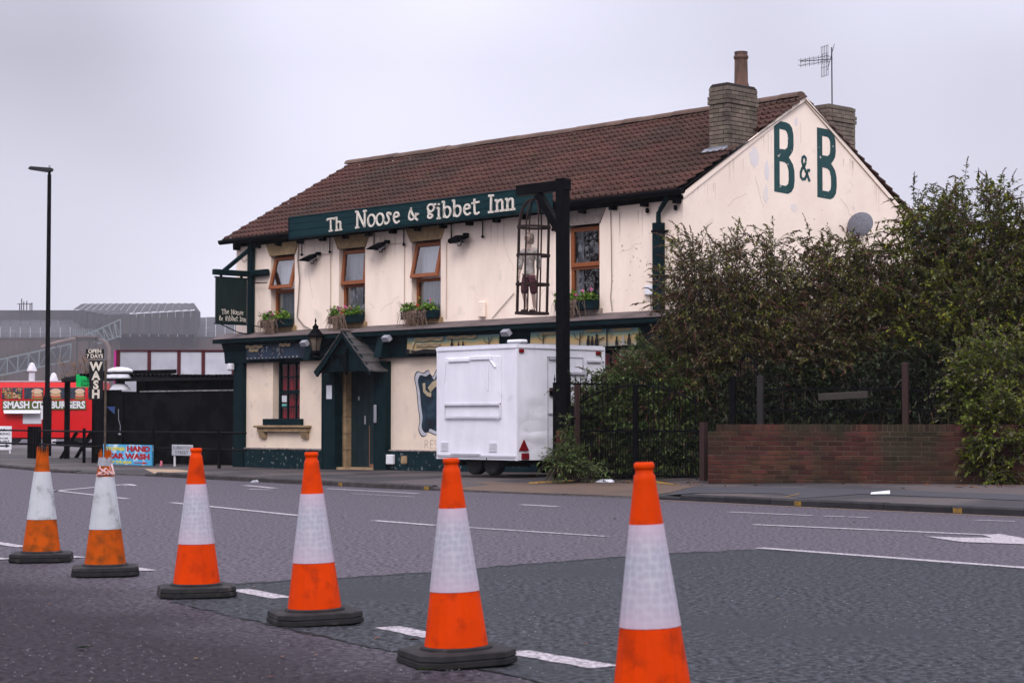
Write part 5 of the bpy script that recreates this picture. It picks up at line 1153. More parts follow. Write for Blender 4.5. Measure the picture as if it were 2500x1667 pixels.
# ================================================================== BUSHES
M_bud = ramp_mat('buddleia_leaf', [(0, (.065, .033, .014)), (.10, (.11, .060, .026)), (.20, (.030, .034, .008)), (.30, (.13, .125, .080)), (.38, (.055, .066, .010)), (.50, (.10, .10, .022)), (.60, (.048, .066, .008)), (.72, (.13, .15, .010)), (.84, (.24, .24, .014)), (1, (.46, .40, .02))], rough=.65, trans=.18, clump=.45, cscale=1.5)
M_bud2 = M_bud
M_bud = ramp_mat('russet_buddleia_leaf', [(0, (.075, .038, .016)), (.14, (.12, .066, .030)), (.26, (.038, .036, .010)), (.36, (.15, .14, .10)), (.46, (.10, .075, .026)), (.56, (.070, .080, .012)), (.68, (.13, .12, .030)), (.80, (.12, .14, .010)), (.92, (.27, .26, .014)), (1, (.42, .36, .02))], rough=.65, trans=.18, clump=.40, cscale=1.5)
M_budg = ramp_mat('green_leaf', [(0, (.020, .040, .010)), (.3, (.040, .072, .014)), (.6, (.070, .105, .020)), (.8, (.11, .14, .055)), (1, (.20, .22, .02))], rough=.6, trans=.18, clump=.4, cscale=1.8)
M_budd = ramp_mat('shaded_evergreen_leaf', [(0, (.006, .011, .004)), (.5, (.013, .022, .006)), (.85, (.024, .036, .009)), (1, (.09, .10, .012))], rough=.6, trans=.12, clump=.3)  # undergrowth leaf, its colour darkened to stand for shade inside the bushes
M_ivy = ramp_mat('climber_leaf', [(0, (.030, .050, .006)), (.35, (.080, .110, .010)), (.6, (.16, .18, .014)), (.72, (.07, .06, .035)), (.84, (.16, .145, .10)), (1, (.28, .25, .02))], rough=.65, trans=.25, clump=.3)
M_twig = ramp_mat('twig_bark', [(0, (.026, .019, .014)), (.5, (.050, .037, .029)), (1, (.10, .078, .064))], rough=.9)
M_spike = ramp_mat('dead_flower_spike', [(0, (.026, .010, .007)), (.5, (.055, .022, .014)), (1, (.085, .040, .025))], rough=.9)
def bush(name, label, cat, root, lobes, nst, leafm, seed, leaf=.10, lw=.27, spike=.5, ntw=5, nl=13, droop=.35, twl=(.22, .5), rootr=.5, shell=.55, thick=.012):
    rr = random.Random(seed); t = thing(name, label, cat, (root[0], root[1], root[2])); R0 = Vector(root)
    st = MB(); LV = []; LF = []; sp_ = MB(); tw = MB()
    tot = sum(l[6] for l in lobes)
    def leafat(p, d, s):
        d = d.normalized(); a = d.cross(Vector((rr.uniform(-.4, .4), rr.uniform(-.4, .4), 1))); a = a.normalized() if a.length > 1e-4 else Vector((1, 0, 0)); u = a.cross(d)
        w = s * lw; o = len(LV); mid = p + d * s * .5 + u * (s * .06); tip = p + d * s - Vector((0, 0, s * rr.uniform(0, .35)))
        LV.extend([p, mid + a * w / 2 - u * .0, tip, mid - a * w / 2]); LF.append((o, o + 1, o + 2, o + 3))
    for k in range(nst):
        q = rr.uniform(0, tot); L = lobes[-1]
        for l in lobes:
            if q < l[6]: L = l; break
            q -= l[6]
        while True:
            v = Vector((rr.uniform(-1, 1), rr.uniform(-1, 1), rr.uniform(-1, 1)))
            if v.length <= 1: break
        v = v.normalized() * (v.length ** shell)
        T = Vector((L[0] + v.x * L[3], L[1] + v.y * L[4], L[2] + v.z * L[5])) - R0
        if T.z < .05: T.z = .05 + rr.uniform(0, .2)
        B = Vector((rr.gauss(0, rootr), rr.gauss(0, rootr * .4), 0)); B.x += T.x * .5; C = B.lerp(T, .5) + Vector((0, 0, abs(T.z) * .25))
        pts = [B.lerp(C, u).lerp(C.lerp(T, u), u) for u in (0, .3, .55, .8, 1)]
        st.tube(pts, [thick, thick * .75, thick * .55, thick * .4, thick * .25], 4, cap=False)
        out = Vector((v.x, v.y, v.z + .35)).normalized()
        for j in range(ntw):
            s0 = rr.uniform(.45, 1.0); P = B.lerp(C, s0).lerp(C.lerp(T, s0), s0) if j else T
            d = (out * .6 + Vector((rr.gauss(0, .55), rr.gauss(0, .55), rr.gauss(.25, .45)))).normalized(); ln = rr.uniform(*twl)
            e1 = P + d * ln * .55; e2 = P + d * ln + Vector((0, 0, -droop * ln * rr.uniform(.2, 1)))
            tw.tube([P, e1, e2], [.0045, .0035, .0025], 3, cap=False)
            for i in range(nl):
                u = (i + .5) / nl; p = P.lerp(e1, u).lerp(e1.lerp(e2, u), u); dd = (d + Vector((rr.gauss(0, .8), rr.gauss(0, .8), rr.gauss(-.25, .55)))); leafat(p, dd, leaf * rr.uniform(.5, 1.2))
            if rr.random() < spike and s0 > .6:
                d2 = (e2 - e1).normalized(); L_ = rr.uniform(.14, .30); c1 = e2 + d2 * L_ * .6 + Vector((0, 0, .02)); c2 = e2 + d2 * L_ - Vector((0, 0, L_ * rr.uniform(.1, .6)))
                for m_ in range(8):
                    u = m_ / 8; p = e2.lerp(c1, u).lerp(c1.lerp(c2, u), u); r_ = .023 * (1.1 - u)
                    sp_.tube([p - d2 * .010, p + Vector((rr.gauss(0, .006), rr.gauss(0, .006), rr.gauss(0, .006))) + d2 * .016], [r_ * .7, r_ * .35], 4, cap=True)
    st.build('stems', M_twig, t, fix=False); tag(tw.build('twigs', M_twig, t, fix=False), kind='stuff')
    me = bpy.data.meshes.new('foliage'); me.from_pydata([tuple(p) for p in LV], [], LF); me.materials.append(leafm); tag(link('foliage', me, t), kind='stuff')
    if sp_.v: tag(sp_.build('flower_spikes', M_spike, t, fix=False), kind='stuff')
    return t
def lobe(px, py, Y, rpx, rpy, ry, wt=1.0): c = dp(px, py, Y); return (c.x, c.y, c.z, rpx / FPX * Y, ry, rpy / FPX * Y, wt)
bush('buddleia_bush', 'twiggy buddleia with brown flower spikes against the gable wall beside the downpipe', 'bush', (3.9, 32.2, .18), [lobe(1745, 725, 32.3, 115, 150, .7, .8), lobe(1675, 700, 32.3, 65, 120, .5, .45), lobe(1850, 700, 32.6, 115, 145, .7, 1.0), lobe(1800, 840, 32.3, 130, 80, .7, .8), lobe(1640, 860, 32.2, 50, 70, .4, .3)], 430, M_bud, 11, leaf=.078, lw=.40, spike=.5, ntw=7, nl=17)
bush('buddleia_bush', 'broad buddleia with brown spikes growing below the satellite dish', 'bush', (5.4, 32.6, .18), [lobe(2010, 720, 32.9, 135, 145, .8, 1.0), lobe(2110, 740, 32.6, 125, 165, .8, 1.0), lobe(2000, 850, 32.1, 160, 90, .7, .8)], 500, M_bud, 12, leaf=.086, lw=.44, spike=.48, ntw=7, nl=18)
bush('buddleia_bush', 'tallest buddleia bush rising against the sky at the right edge', 'bush', (7.3, 32.6, .18), [lobe(2280, 640, 32.6, 125, 170, .9, 1.0), lobe(2390, 590, 32.8, 130, 150, 1.0, 1.2), lobe(2330, 780, 31.8, 190, 150, .9, 1.1), lobe(2500, 690, 32.5, 100, 190, 1, .8), lobe(2680, 720, 31.5, 150, 220, 1, .9), lobe(2880, 790, 30.5, 150, 230, 1, .8)], 900, M_bud2, 13, leaf=.095, lw=.44, spike=.42, ntw=7, nl=18)
bush('gate_shrub', 'dense green shrub pushing through the iron gates', 'bush', (2.2, 32.2, .18), [lobe(1540, 1020, 32.4, 115, 100, .4, 1.2), lobe(1465, 1010, 32.1, 60, 95, .3, .6), lobe(1600, 905, 32.6, 85, 60, .4, .6), lobe(1640, 990, 32.2, 105, 120, .4, 1.0), lobe(1580, 930, 32.6, 80, 50, .4, .5), lobe(1600, 1105, 31.9, 120, 50, .3, .7)], 620, M_budg, 14, leaf=.09, lw=.42, spike=.18, ntw=7, nl=15)
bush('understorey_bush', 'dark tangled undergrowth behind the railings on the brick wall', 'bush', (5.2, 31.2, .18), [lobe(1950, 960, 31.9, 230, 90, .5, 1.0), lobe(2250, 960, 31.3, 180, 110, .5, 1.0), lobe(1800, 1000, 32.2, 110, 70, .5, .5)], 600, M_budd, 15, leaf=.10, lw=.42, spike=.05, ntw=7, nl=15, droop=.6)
bush('climber_mound', 'yellow-green climber spilling over the right end of the brick wall', 'climbing plant', (7.0, 28.9, .18), [lobe(2440, 900, 28.9, 110, 110, .45, 1.2), lobe(2450, 1060, 28.3, 80, 110, .35, 1.0), lobe(2360, 930, 29.2, 60, 50, .3, .2)], 260, M_ivy, 16, leaf=.075, lw=.62, spike=.0, ntw=6, nl=14, droop=.7, twl=(.15, .35), rootr=.25, thick=.006)
bush('pier_weed', 'leafy weed shrub sprawling at the foot of the brick pier', 'bush', (.98, 31.0, .17), [lobe(1380, 1125, 31.0, 34, 32, .2, 1.0), lobe(1392, 1060, 31.1, 12, 40, .15, .4), lobe(1435, 1145, 30.9, 40, 14, .2, .4)], 55, M_budg, 17, leaf=.085, spike=.0, ntw=5, nl=9, twl=(.15, .3), rootr=.15, thick=.008)
# ================================================================== LEFT SIDE: SHED, RAILINGS, SIGNS, BUS
SA = gp(228, 1130, .08); SB = gp(585, 1137, .08); sdv = SB - SA; SROT = math.atan2(sdv.y, sdv.x); SL = sdv.length
def SW(x, y, z): return SA + Vector((math.cos(SROT) * x - math.sin(SROT) * y, math.sin(SROT) * x + math.cos(SROT) * y, z))
sh = thing('black_shed', 'black painted shed with corrugated roof beside the pub', 'shed', SA, SROT)
pan = [1.15, 1.98, 2.8, 3.62, 4.4, SL + .05]
for i in range(len(pan) - 1): MB().bbox(pan[i] + .004, pan[i + 1] - .004, -.02 + rnd.uniform(-.006, .006), .03, .0, 1.70, b=.004).build('hoarding_panel', M_blackshed, sh)
MB().box(1.7, SL + .05, -.035, .04, 1.70, 1.725).build('pale_capping', mat('pale_capping', (.32, .31, .30), (.10, .10, .10), scale=9, rough=.7), sh)
b = MB(); b.box(.0, 1.1, -.06, .9, .0, 1.72).box(.02, 1.08, -.10, -.06, 1.69, 1.76); b.build('kiosk', M_blackshed, sh)
b = MB(); b.box(.12, .14, -.066, -.06, .5, 1.35).box(.95, .97, -.066, -.06, .5, 1.35).box(.12, .97, -.066, -.06, 1.33, 1.35).box(.12, .97, -.066, -.06, .5, .52).box(.53, .55, -.066, -.06, .5, 1.35); b.build('shutter_frame', M_black, sh)
MB().box(.9, SL + .05, .55, .6, 1.4, 2.06).build('upper_wall', M_blackshed, sh); MB().box(.6, SL + .05, .36, .40, 1.97, 2.09).build('fascia_board', mat('shed_fascia', (.016, .016, .019), rough=.5), sh)
b = MB(); n = 150; vs = []
for i in range(n + 1):
    x = -.9 + (SL + 1.0) * i / n; h = .022 * math.sin(x * 2 * math.pi / .146); z = 2.15 - .02 * x
    vs += [(x, .28, z + h), (x, 2.6, z - .12 + h)]
b.add(vs, [(2 * i, 2 * i + 2, 2 * i + 3, 2 * i + 1) for i in range(n)]); b.add([(v[0], v[1], v[2] - .02) for v in vs[:]], [(2 * i, 2 * i + 1, 2 * i + 3, 2 * i + 2) for i in range(n)]); b.build('corrugated_roof', M_blackshed, sh, fix=False)
for x in (1.2, 3.75): MB().box(x, x + .05, .54, .56, 1.7, 2.0).build('roof_strut', M_black, sh)
b = MB(); b.tube([(.98, -.07, 1.30), (1.0, -.08, 1.05), (1.06, -.075, .90), (1.05, -.075, .74)], .008, 5).lathe([(.01, -.03), (.045, 0), (.01, .03)], 6, (1.04, -.08, .70)); b.build('hanging_rope', mat('pale_rope', (.30, .30, .34)), sh)
MB().prism([(.55, 1.36), (.86, 1.36), (.84, 1.18)], -.075, -.07).build('blue_sticker', mat('blue_sticker', (.05, .10, .25)), sh)
# canopy left of the shed
cp = thing('canopy', 'low black canopy on a square post left of the shed', 'canopy', (0, 0, 0))
pa = gp(163, 1120, .08); MB().box(pa.x - .065, pa.x + .065, pa.y - .065, pa.y + .065, .05, 2.28).build('post', M_black, cp)
a, c_ = dp(150, 924, 52.6), dp(238, 906, 48.2); b = MB(); b.add([a, c_, c_ + Vector((1.6, 2.0, .1)), a + Vector((1.6, 2.0, .1))] + [p + Vector((0, 0, -.10)) for p in (a, c_, c_ + Vector((1.6, 2.0, .1)), a + Vector((1.6, 2.0, .1)))], [(0, 1, 2, 3), (4, 7, 6, 5), (0, 4, 5, 1), (1, 5, 6, 2), (2, 6, 7, 3), (3, 7, 4, 0)]); b.build('roof', M_black, cp)
# flue cowl on the kiosk
fc = thing('flue_cowl', 'large white mushroom flue cowl above the black kiosk', 'flue', SW(.62, .28, 1.76), SROT)
MB().lathe([(.26, 0), (.24, .03), (.16, .14), (.12, .15)], 18).build('base_cone', M_whitecap, fc, smooth=True); MB().lathe([(.12, .14), (.12, .34)], 14).build('neck', M_dark_metal, fc, smooth=True)
MB().lathe([(.33, .27), (.345, .29), (.32, .37), (.2, .385)], 22).build('collar', M_whitecap, fc, smooth=True); MB().lathe([(.2, .36), (.2, .44)], 14).build('throat', M_dark_metal, fc, smooth=True)
MB().lathe([(.30, .43), (.31, .46), (.28, .50), (.18, .54), (.06, .555), (.005, .557)], 22).build('cap', M_whitecap, fc, smooth=True)
# sign pole: OPEN 7 DAYS / WASH
wp = dp(256, 1129, 46.2); wp.z = .1
ws = thing('car_wash_sign', 'black WASH sign hanging on a rusty pole', 'sign', (wp.x, wp.y, .10), R(-8))
k_ = wp.y / FPX
def wz(py): return HC + (HOR - py) * k_ - .10
def wx(px): return (px - 256) * k_
MB().tube([(0, 0, 0), (0, 0, wz(880))], .028, 7).build('pole', mat('rusty_pole', (.10, .075, .05), (.05, .04, .035), scale=9, rough=.8), ws, smooth=True)
M_sblack = mat('sign_black', (.008, .008, .009), rough=.4); M_swhite = mat('sign_lettering_cream', (.66, .60, .50), (.5, .45, .38), scale=18, rough=.7)
o1 = MB().bbox(wx(207), wx(253), -.05, -.02, wz(875), wz(852), b=.005).build('top_board', M_sblack, ws); o2 = MB().bbox(wx(216), wx(251), -.05, -.02, wz(975), wz(880), b=.005).build('tall_board', M_sblack, ws)
cxo = (wx(207) + wx(253)) / 2
text('lettering', 'OPEN', .125, M_swhite, o1, (cxo, -.053, wz(861.5)), ext=.002, bold=.004); text('lettering', '7 DAYS', .125, M_swhite, o1, (cxo, -.053, wz(873.5)), ext=.002, bold=.004)
cxo = (wx(216) + wx(251)) / 2
for k, ch_ in enumerate('WASH'): text('lettering', ch_, .275, M_swhite, o2, (cxo, -.053, wz(904 + k * 22.4)), ext=.002, bold=.012)
# green delivery sign under the canopy
us = thing('green_sign', 'bright green delivery sign under the black canopy', 'sign', dp(186, 945, 49.5)); kk = 49.5 / FPX
o = MB().bbox(0, 46 * kk, -.02, .02, 0, 31 * kk, b=.004).build('board', mat('sign_bright_green', (.0, .42, .09), rough=.5), us)
text('lettering', 'Uber', .115, M_sblack, o, (12 * kk, -.023, 11.5 * kk), 'LEFT', ext=.001); text('lettering', 'Eats', .115, M_sblack, o, (12 * kk, -.023, 2.5 * kk), 'LEFT', ext=.001)
# pavement railings
RP = [gp(72, 1119, .08), gp(97, 1120, .08), gp(205, 1130, .08), gp(375, 1137, .08), gp(535, 1143, .08), gp(600, 1146, .08)]
R0_ = gp(-60, 1113, .08)
rl = thing('pavement_railing', 'black two-rail pedestrian railing along the pavement before the shed', 'railing', (0, 0, 0))
for p in [R0_] + RP[1:5]: MB().bbox(p.x - .035, p.x + .035, p.y - .035, p.y + .035, .04, .92, b=.006).build('post', M_black, rl)
seq = [R0_, RP[0], RP[1], RP[2], RP[3], RP[4], RP[5]]
for a, c in zip(seq[:-1], seq[1:]):
    for z in (.84, .48): MB().tube([(a.x, a.y, z), (c.x, c.y, z)], .024, 6).build('rail', M_black, rl)
for k in range(5):
    p = RP[0].lerp(RP[1], k / 4); w = .055 if k == 0 else .03; MB().box(p.x - w, p.x + w, p.y - .03, p.y + .03, .05, .95).build('panel_bar', M_black, rl)
# banner on the rails
ba, bb = RP[2].lerp(RP[3], .30), RP[2].lerp(RP[3], 1.0); bv = bb - ba
bn = thing('car_wash_banner', 'blue HAND CAR WASH banner tied to the railings', 'banner', (ba.x, ba.y - .04, .07), math.atan2(bv.y, bv.x)); BWd = bv.length; BHt = .48
o = MB().box(0, BWd, -.012, -.004, .0, BHt).build('sheet', mat('banner_sky', (.06, .36, .62), (.60, .72, .80), scale=3.2, rough=.5, lo=.52, hi=.66), bn)
M_bred = mat('banner_red', (.42, .006, .012), rough=.5); M_bylw = mat('banner_yellow', (.72, .62, .03), rough=.5)
def fit(name, s, x0, x1, z, h, m, par, y=-.015, bold=.008, shear=0):
    o = text(name, s, h, m, par, (0, y, z), 'LEFT', ext=.001, bold=bold, shear=shear); xs_ = [v.co.x for v in o.data.vertices]; zs_ = [v.co.z for v in o.data.vertices]
    k = (x1 - x0) / (max(xs_) - min(xs_)); kz = h / (max(zs_) - min(zs_)); o.data.transform(Matrix.Translation((x0 - min(xs_) * k, 0, -min(zs_) * kz)) @ Matrix.Diagonal((k, 1, kz, 1))); return o
fit('lettering', 'HAND', BWd * .49, BWd * .95, .32, .135, M_bred, o); fit('lettering', 'CAR WASH', BWd * .09, BWd * .94, .145, .135, M_bred, o)
fit('lettering', 'TOP EXPRESS', BWd * .04, BWd * .45, .335, .08, M_bylw, o, shear=.2, bold=.004); fit('lettering', 'HUNT FOR BANK', BWd * .06, BWd * .60, .04, .06, M_bylw, o, bold=.004)
shape('arrow', [[(BWd * .64, .06), (BWd * .82, .06), (BWd * .80, .035), (BWd * .91, .07), (BWd * .80, .105), (BWd * .82, .08), (BWd * .64, .08)]], M_bred, o, (0, -.015, 0), .001)
# street name plate
sp0 = RP[3].lerp(RP[4], .30); sp1 = RP[3].lerp(RP[4], .62); sv = sp1 - sp0
ss = thing('street_sign', 'grey street name plate SURBITON STREET on short white posts', 'sign', (sp0.x, sp0.y - .02, .07), math.atan2(sv.y, sv.x))
o = MB().bbox(0, sv.length, -.02, .0, .26, .50, b=.008).build('plate', mat('plate_grey', (.42, .42, .45), rough=.6), ss); M_pt = mat('plate_black', (.03, .03, .035))
fit('lettering', 'SURBITON', sv.length * .07, sv.length * .93, .40, .068, M_pt, o, y=-.023, bold=-.001); fit('lettering', 'STREET', sv.length * .18, sv.length * .82, .295, .068, M_pt, o, y=-.023, bold=-.001)
for u in (.08, .92): MB().box(u * sv.length - .02, u * sv.length + .02, .002, .03, .0, .28).build('post', M_whiteplain, ss)
crumple('drink_can', 'pink crushed can on a stub post by the street sign', Vector((sp0.x - .25, sp0.y, .09)), .03, .03, .12, 0, mat('can_pink', (.55, .15, .2)))
# parking board at the left edge
pb = gp(28, 1106, .10); PK = pb.y / FPX
pk = thing('parking_sign', 'white car parking board with arrow at the left edge', 'sign', (pb.x, pb.y, .08), R(4))
o = MB().bbox(-62 * PK, 0, -.02, .02, .12, .86, b=.006).build('board', mat('sign_white', (.70, .70, .73), rough=.5), pk)
for s, z, h, x0, x1 in (('CAR', .70, .085, -34, -14), ('PARKING', .58, .085, -46, -4), ('SPACES', .46, .055, -38, -8), ('AVAILABLE', .37, .055, -44, -5)): fit('lettering', s, x0 * PK, x1 * PK, z, h, M_pt, o, y=-.023, bold=.002)
shape('arrow', [[(-50 * PK, .225), (-14 * PK, .225), (-14 * PK, .185), (-3 * PK, .25), (-14 * PK, .315), (-14 * PK, .275), (-50 * PK, .275)]], M_pt, o, (0, -.023, 0), .001)
for x in (-58, -4): MB().box(x * PK - .02, x * PK + .02, .0, .05, .0, .4).build('leg', M_whiteplain, pk)
# street lamp
lp = gp(114, 1113, .09); sl_ = thing('street_lamp', 'tall black lamp column with flat lamp head at left', 'street lamp', (lp.x, lp.y, .09))
lz = lambda py: HC + (HOR - py) * lp.y / FPX - .09
MB().lathe([(.13, 0), (.13, lz(975)), (.10, lz(968)), (.07, lz(960)), (.055, lz(425)), (.04, lz(424)), (.04, lz(412))], 14).build('column', M_black, sl_, smooth=True)
b = MB(); b.prism([(-.62, .0), (-.55, .07), (-.02, .03), (.07, .02), (.06, -.05), (-.06, -.09), (-.58, -.01)], -.13, .13); o = b.build('lamp_head', M_dark_metal, sl_, loc=(.02, 0, lz(411)))
MB().tube([(.0, 0, lz(411) + .02), (.0, 0, lz(404) + .02)], .03, 6).build('photocell', M_plastic_grey, sl_); MB().bbox(-.16, -.10, -.1, .0, 1.05, 1.45, b=.01).build('notice_plate', M_whiteplain, sl_)
# picnic table seen end-on
pt = thing('picnic_table', 'black wooden picnic table behind the railings', 'picnic table', gp(192, 1121, .08) + Vector((0, .4, 0)), R(-6))
for x in (-.32, -.16, .0, .16, .32): MB().box(x - .075, x + .075, 0, 1.5, .72, .76).build('table_board', M_black, pt)
for x in (-.72, .72): MB().box(x - .10, x + .10, 0, 1.5, .43, .47).build('bench_board', M_black, pt)
for y in (.1, 1.35):
    for s in (-1, 1): MB().beam((s * .62, y, 0), (s * .18, y, .72), .05, .09).build('leg', M_black, pt)
    MB().box(-.75, .75, y - .03, y + .03, .36, .43).build('cross_bar', M_black, pt)
# red burger bus
BY = 84.0; bk = BY / FPX; bo = dp(222, 1068, BY)
bus = thing('burger_bus', 'red food bus with burger pictures and white lettering', 'bus', (bo.x, BY, .09)); M_bus = mat('bus_red', (.50, .002, .004), (.44, .002, .003), scale=2, rough=.4)
BX0 = -9.2; z0b, z1b = bo.z - .09, HC + (HOR - 932) * bk - .09
def busz(py): return HC + (HOR - py) * bk - .09
def busx(px): return (px - 222) * bk
prf = [(0, z0b), (2.3, z0b), (2.3, z1b - .3), (2.2, z1b - .1), (1.9, z1b), (.4, z1b), (.12, z1b - .06), (.03, z1b - .2), (0, z1b - .32)]
MB().prism(prf, BX0, .35, axis='x').build('body', M_bus, bus, smooth=True); MB().box(BX0, .35, .3, 2.0, z1b, z1b + .05).build('roof', mat('bus_roof', (.5, .45, .47)), bus)
M_food = ramp_mat('food_photo', [(0, (.30, .12, .04)), (.3, (.45, .25, .10)), (.55, (.10, .16, .03)), (.75, (.42, .05, .03)), (1, (.55, .45, .32))], rough=.5); M_win = mat('bus_window_film', (.02, .025, .035), (.04, .05, .07), scale=5, rough=.3)
for i, (a, c) in enumerate(((4, 54), (58, 105), (112, 158), (167, 207), (214, 226), (-60, 0), (-130, -66))):
    w = MB().bbox(busx(a), busx(c), -.02, .02, busz(974), busz(946), b=.01).build('window', M_win, bus); rr = random.Random(40 + i)
    if i < 2 or i > 4: MB().box(busx((a + c) / 2) - .01, busx((a + c) / 2) + .01, -.03, -.02, busz(974), busz(946)).build('divider', M_bus, w)
    q = MB(); cxs = busx(a + (c - a) * (.68 if i in (1, 3) else .5)); wz_ = (c - a) * bk
    if i == 0 or i > 4:
        for k in range(60):
            x, z = rr.uniform(busx(a) + .06, busx(c) - .06), rr.uniform(busz(972) , busz(948)); s = rr.uniform(.03, .08); q.add([(x - s, -.024 - k * 1e-4, z), (x, -.024 - k * 1e-4, z - s * .7), (x + s, -.024 - k * 1e-4, z), (x, -.024 - k * 1e-4, z + s * .7)], [(0, 1, 2, 3)])
    else:
        rx = min(.30, wz_ * .32)
        for k, (zc, h) in enumerate(((972, .05), (968, .05), (964, .04), (961, .05), (957, .05))):
            q.add([(x, -.024 - k * 2e-4, z) for x, z in ell(cxs, busz(zc), rx * (1 - .06 * k), h + .01, 12)], [tuple(range(12))])
        q.add([(x, -.026, z) for x, z in ell(cxs, busz(957), rx * .95, .15, 10, 0, 180)], [tuple(range(11))])
    q.build('food_picture', M_food, w, fix=False)
bsg = MB().bbox(busx(6), busx(210), -.05, -.02, busz(1000), busz(978), b=.01).build('name_board', mat('board_olive', (.07, .085, .02)), bus); M_bl = mat('bus_lettering', (.66, .66, .68), rough=.5)
fit('lettering', 'SMASH', busx(8), busx(72), busz(997), 18 * bk, M_bl, bsg, y=-.056, bold=.012); fit('lettering', 'CITY', busx(78), busx(116), busz(997), 18 * bk, M_bl, bsg, y=-.056, bold=.012); fit('lettering', 'BURGERS', busx(124), busx(208), busz(997), 18 * bk, M_bl, bsg, y=-.056, bold=.012)
b = MB(); b.add([(busx(8), -.02, busz(1000)), (busx(100), -.02, busz(1000)), (busx(102), -.32, busz(1009)), (busx(14), -.32, busz(1009))], [(0, 1, 2, 3)]); b.build('serving_awning', M_paper, bus)
MB().box(busx(56), busx(101), -.03, -.005, busz(1034), busz(1008)).build('menu_board', M_paper, bus)
for x in (36, 205): 
    t = MB(); t.lathe([(.2, -.12), (.44, -.12), (.48, 0), (.44, .12), (.2, .12)], 20); t.v = [(a + busx(x) - .15, c + .15, e + .48) for a, e, c in t.v]; t.build('wheel', M_tyre, bus, smooth=True)
MB().box(BX0, .3, .1, 2.2, .25, z0b).build('chassis', M_black, bus)
for px, py, w_, lb in ((78, 903, 12, 'white flue with conical cowl standing behind the red bus'), (131, 928, 11, 'low white conical vent behind the bus right of the lamp')):
    p = dp(px, py, 90); t = thing('flue_vent', lb, 'flue', (p.x, p.y, .1)); kz = 90 / FPX
    MB().lathe([(.14, 0), (.14, p.z - .1)], 12).build('pipe', M_whitecap, t, smooth=True); MB().lathe([(w_ * kz, -.06), (w_ * kz, .0), (.10, .30), (.02, .34)], 14, (0, 0, p.z - .1)).build('cowl', M_whitecap, t, smooth=True)
# white panelled building behind the shed
WY = 60.0
wb = thing('panelled_building', 'low building with white wall panels in dark red frames behind the shed', 'building', (0, 0, 0)); M_wp = mat('white_cladding', (.42, .42, .46), (.34, .34, .38), scale=2, rough=.5, orand=.25)
xp = [296, 371, 443, 502, 575, 650]
def wq(px, py, dy=0): 
    p = dp(px, py, WY); return p.x, p.z
for i in range(5):
    a, c = wq(xp[i], 0)[0], wq(xp[i + 1], 0)[0]; zt = wq(0, 857 + (xp[i] - 296) * .012)[1]
    MB().bbox(a + .05, c - .05, WY, WY + .08, 1.9, zt, b=.01).build('panel', M_wp, wb); 
for px in xp: a = wq(px, 0)[0]; MB().box(a - .05, a + .05, WY - .03, WY + .06, .1, wq(0, 856)[1] + .03).build('mullion', mat('dark_red_frame', (.075, .012, .018)), wb)
a, c = wq(292, 0)[0], wq(660, 0)[0]; MB().box(a, c, WY - .05, WY + 4, wq(0, 857)[1], wq(0, 854)[1]).build('roof_edge', mat('dark_red_frame', (.075, .012, .018)), wb)
MB().box(a, c, WY + .1, WY + 4, .1, 2.9).build('wall', mat('panel_wall_grey', (.25, .25, .28)), wb); a = wq(290, 0)[0]; MB().box(a - .04, a + .02, WY - .06, WY, 1.8, wq(0, 855)[1]).build('magenta_strip', mat('magenta', (.45, .02, .22)), wb)

# ================================================================== STEELWORKS IN THE HAZE
FY = 780.0; KF = FY / 420.0
def fp(zx, zy, Y=FY): return dp(zx / 4.356, 740 + zy / 4.356, Y)
M_fwall = mat('rusty_cladding', (.045, .032, .030), (.075, .050, .044), scale=.2, stretch=(1, 1, .06), rough=.9); M_froof = mat('grey_works_roof', (.030, .029, .032), (.044, .042, .046), scale=.12, stretch=(.4, .4, 3), rough=.85, c3=(.09, .09, .10), s3=.22, lo3=.64, hi3=.68)
M_fblk = mat('works_tower_cladding', (.036, .034, .036), (.055, .052, .054), scale=.5, stretch=(1, 1, .04), rough=.85); M_fsteel = mat('pale_blue_steel', (.15, .18, .19), (.11, .135, .145), scale=.6, rough=.7); M_frust = mat('rusty_pipe', (.17, .115, .095), (.11, .075, .065), scale=.4, rough=.85)
M_fdk = mat('works_dark_steel', (.03, .028, .030), rough=.8)
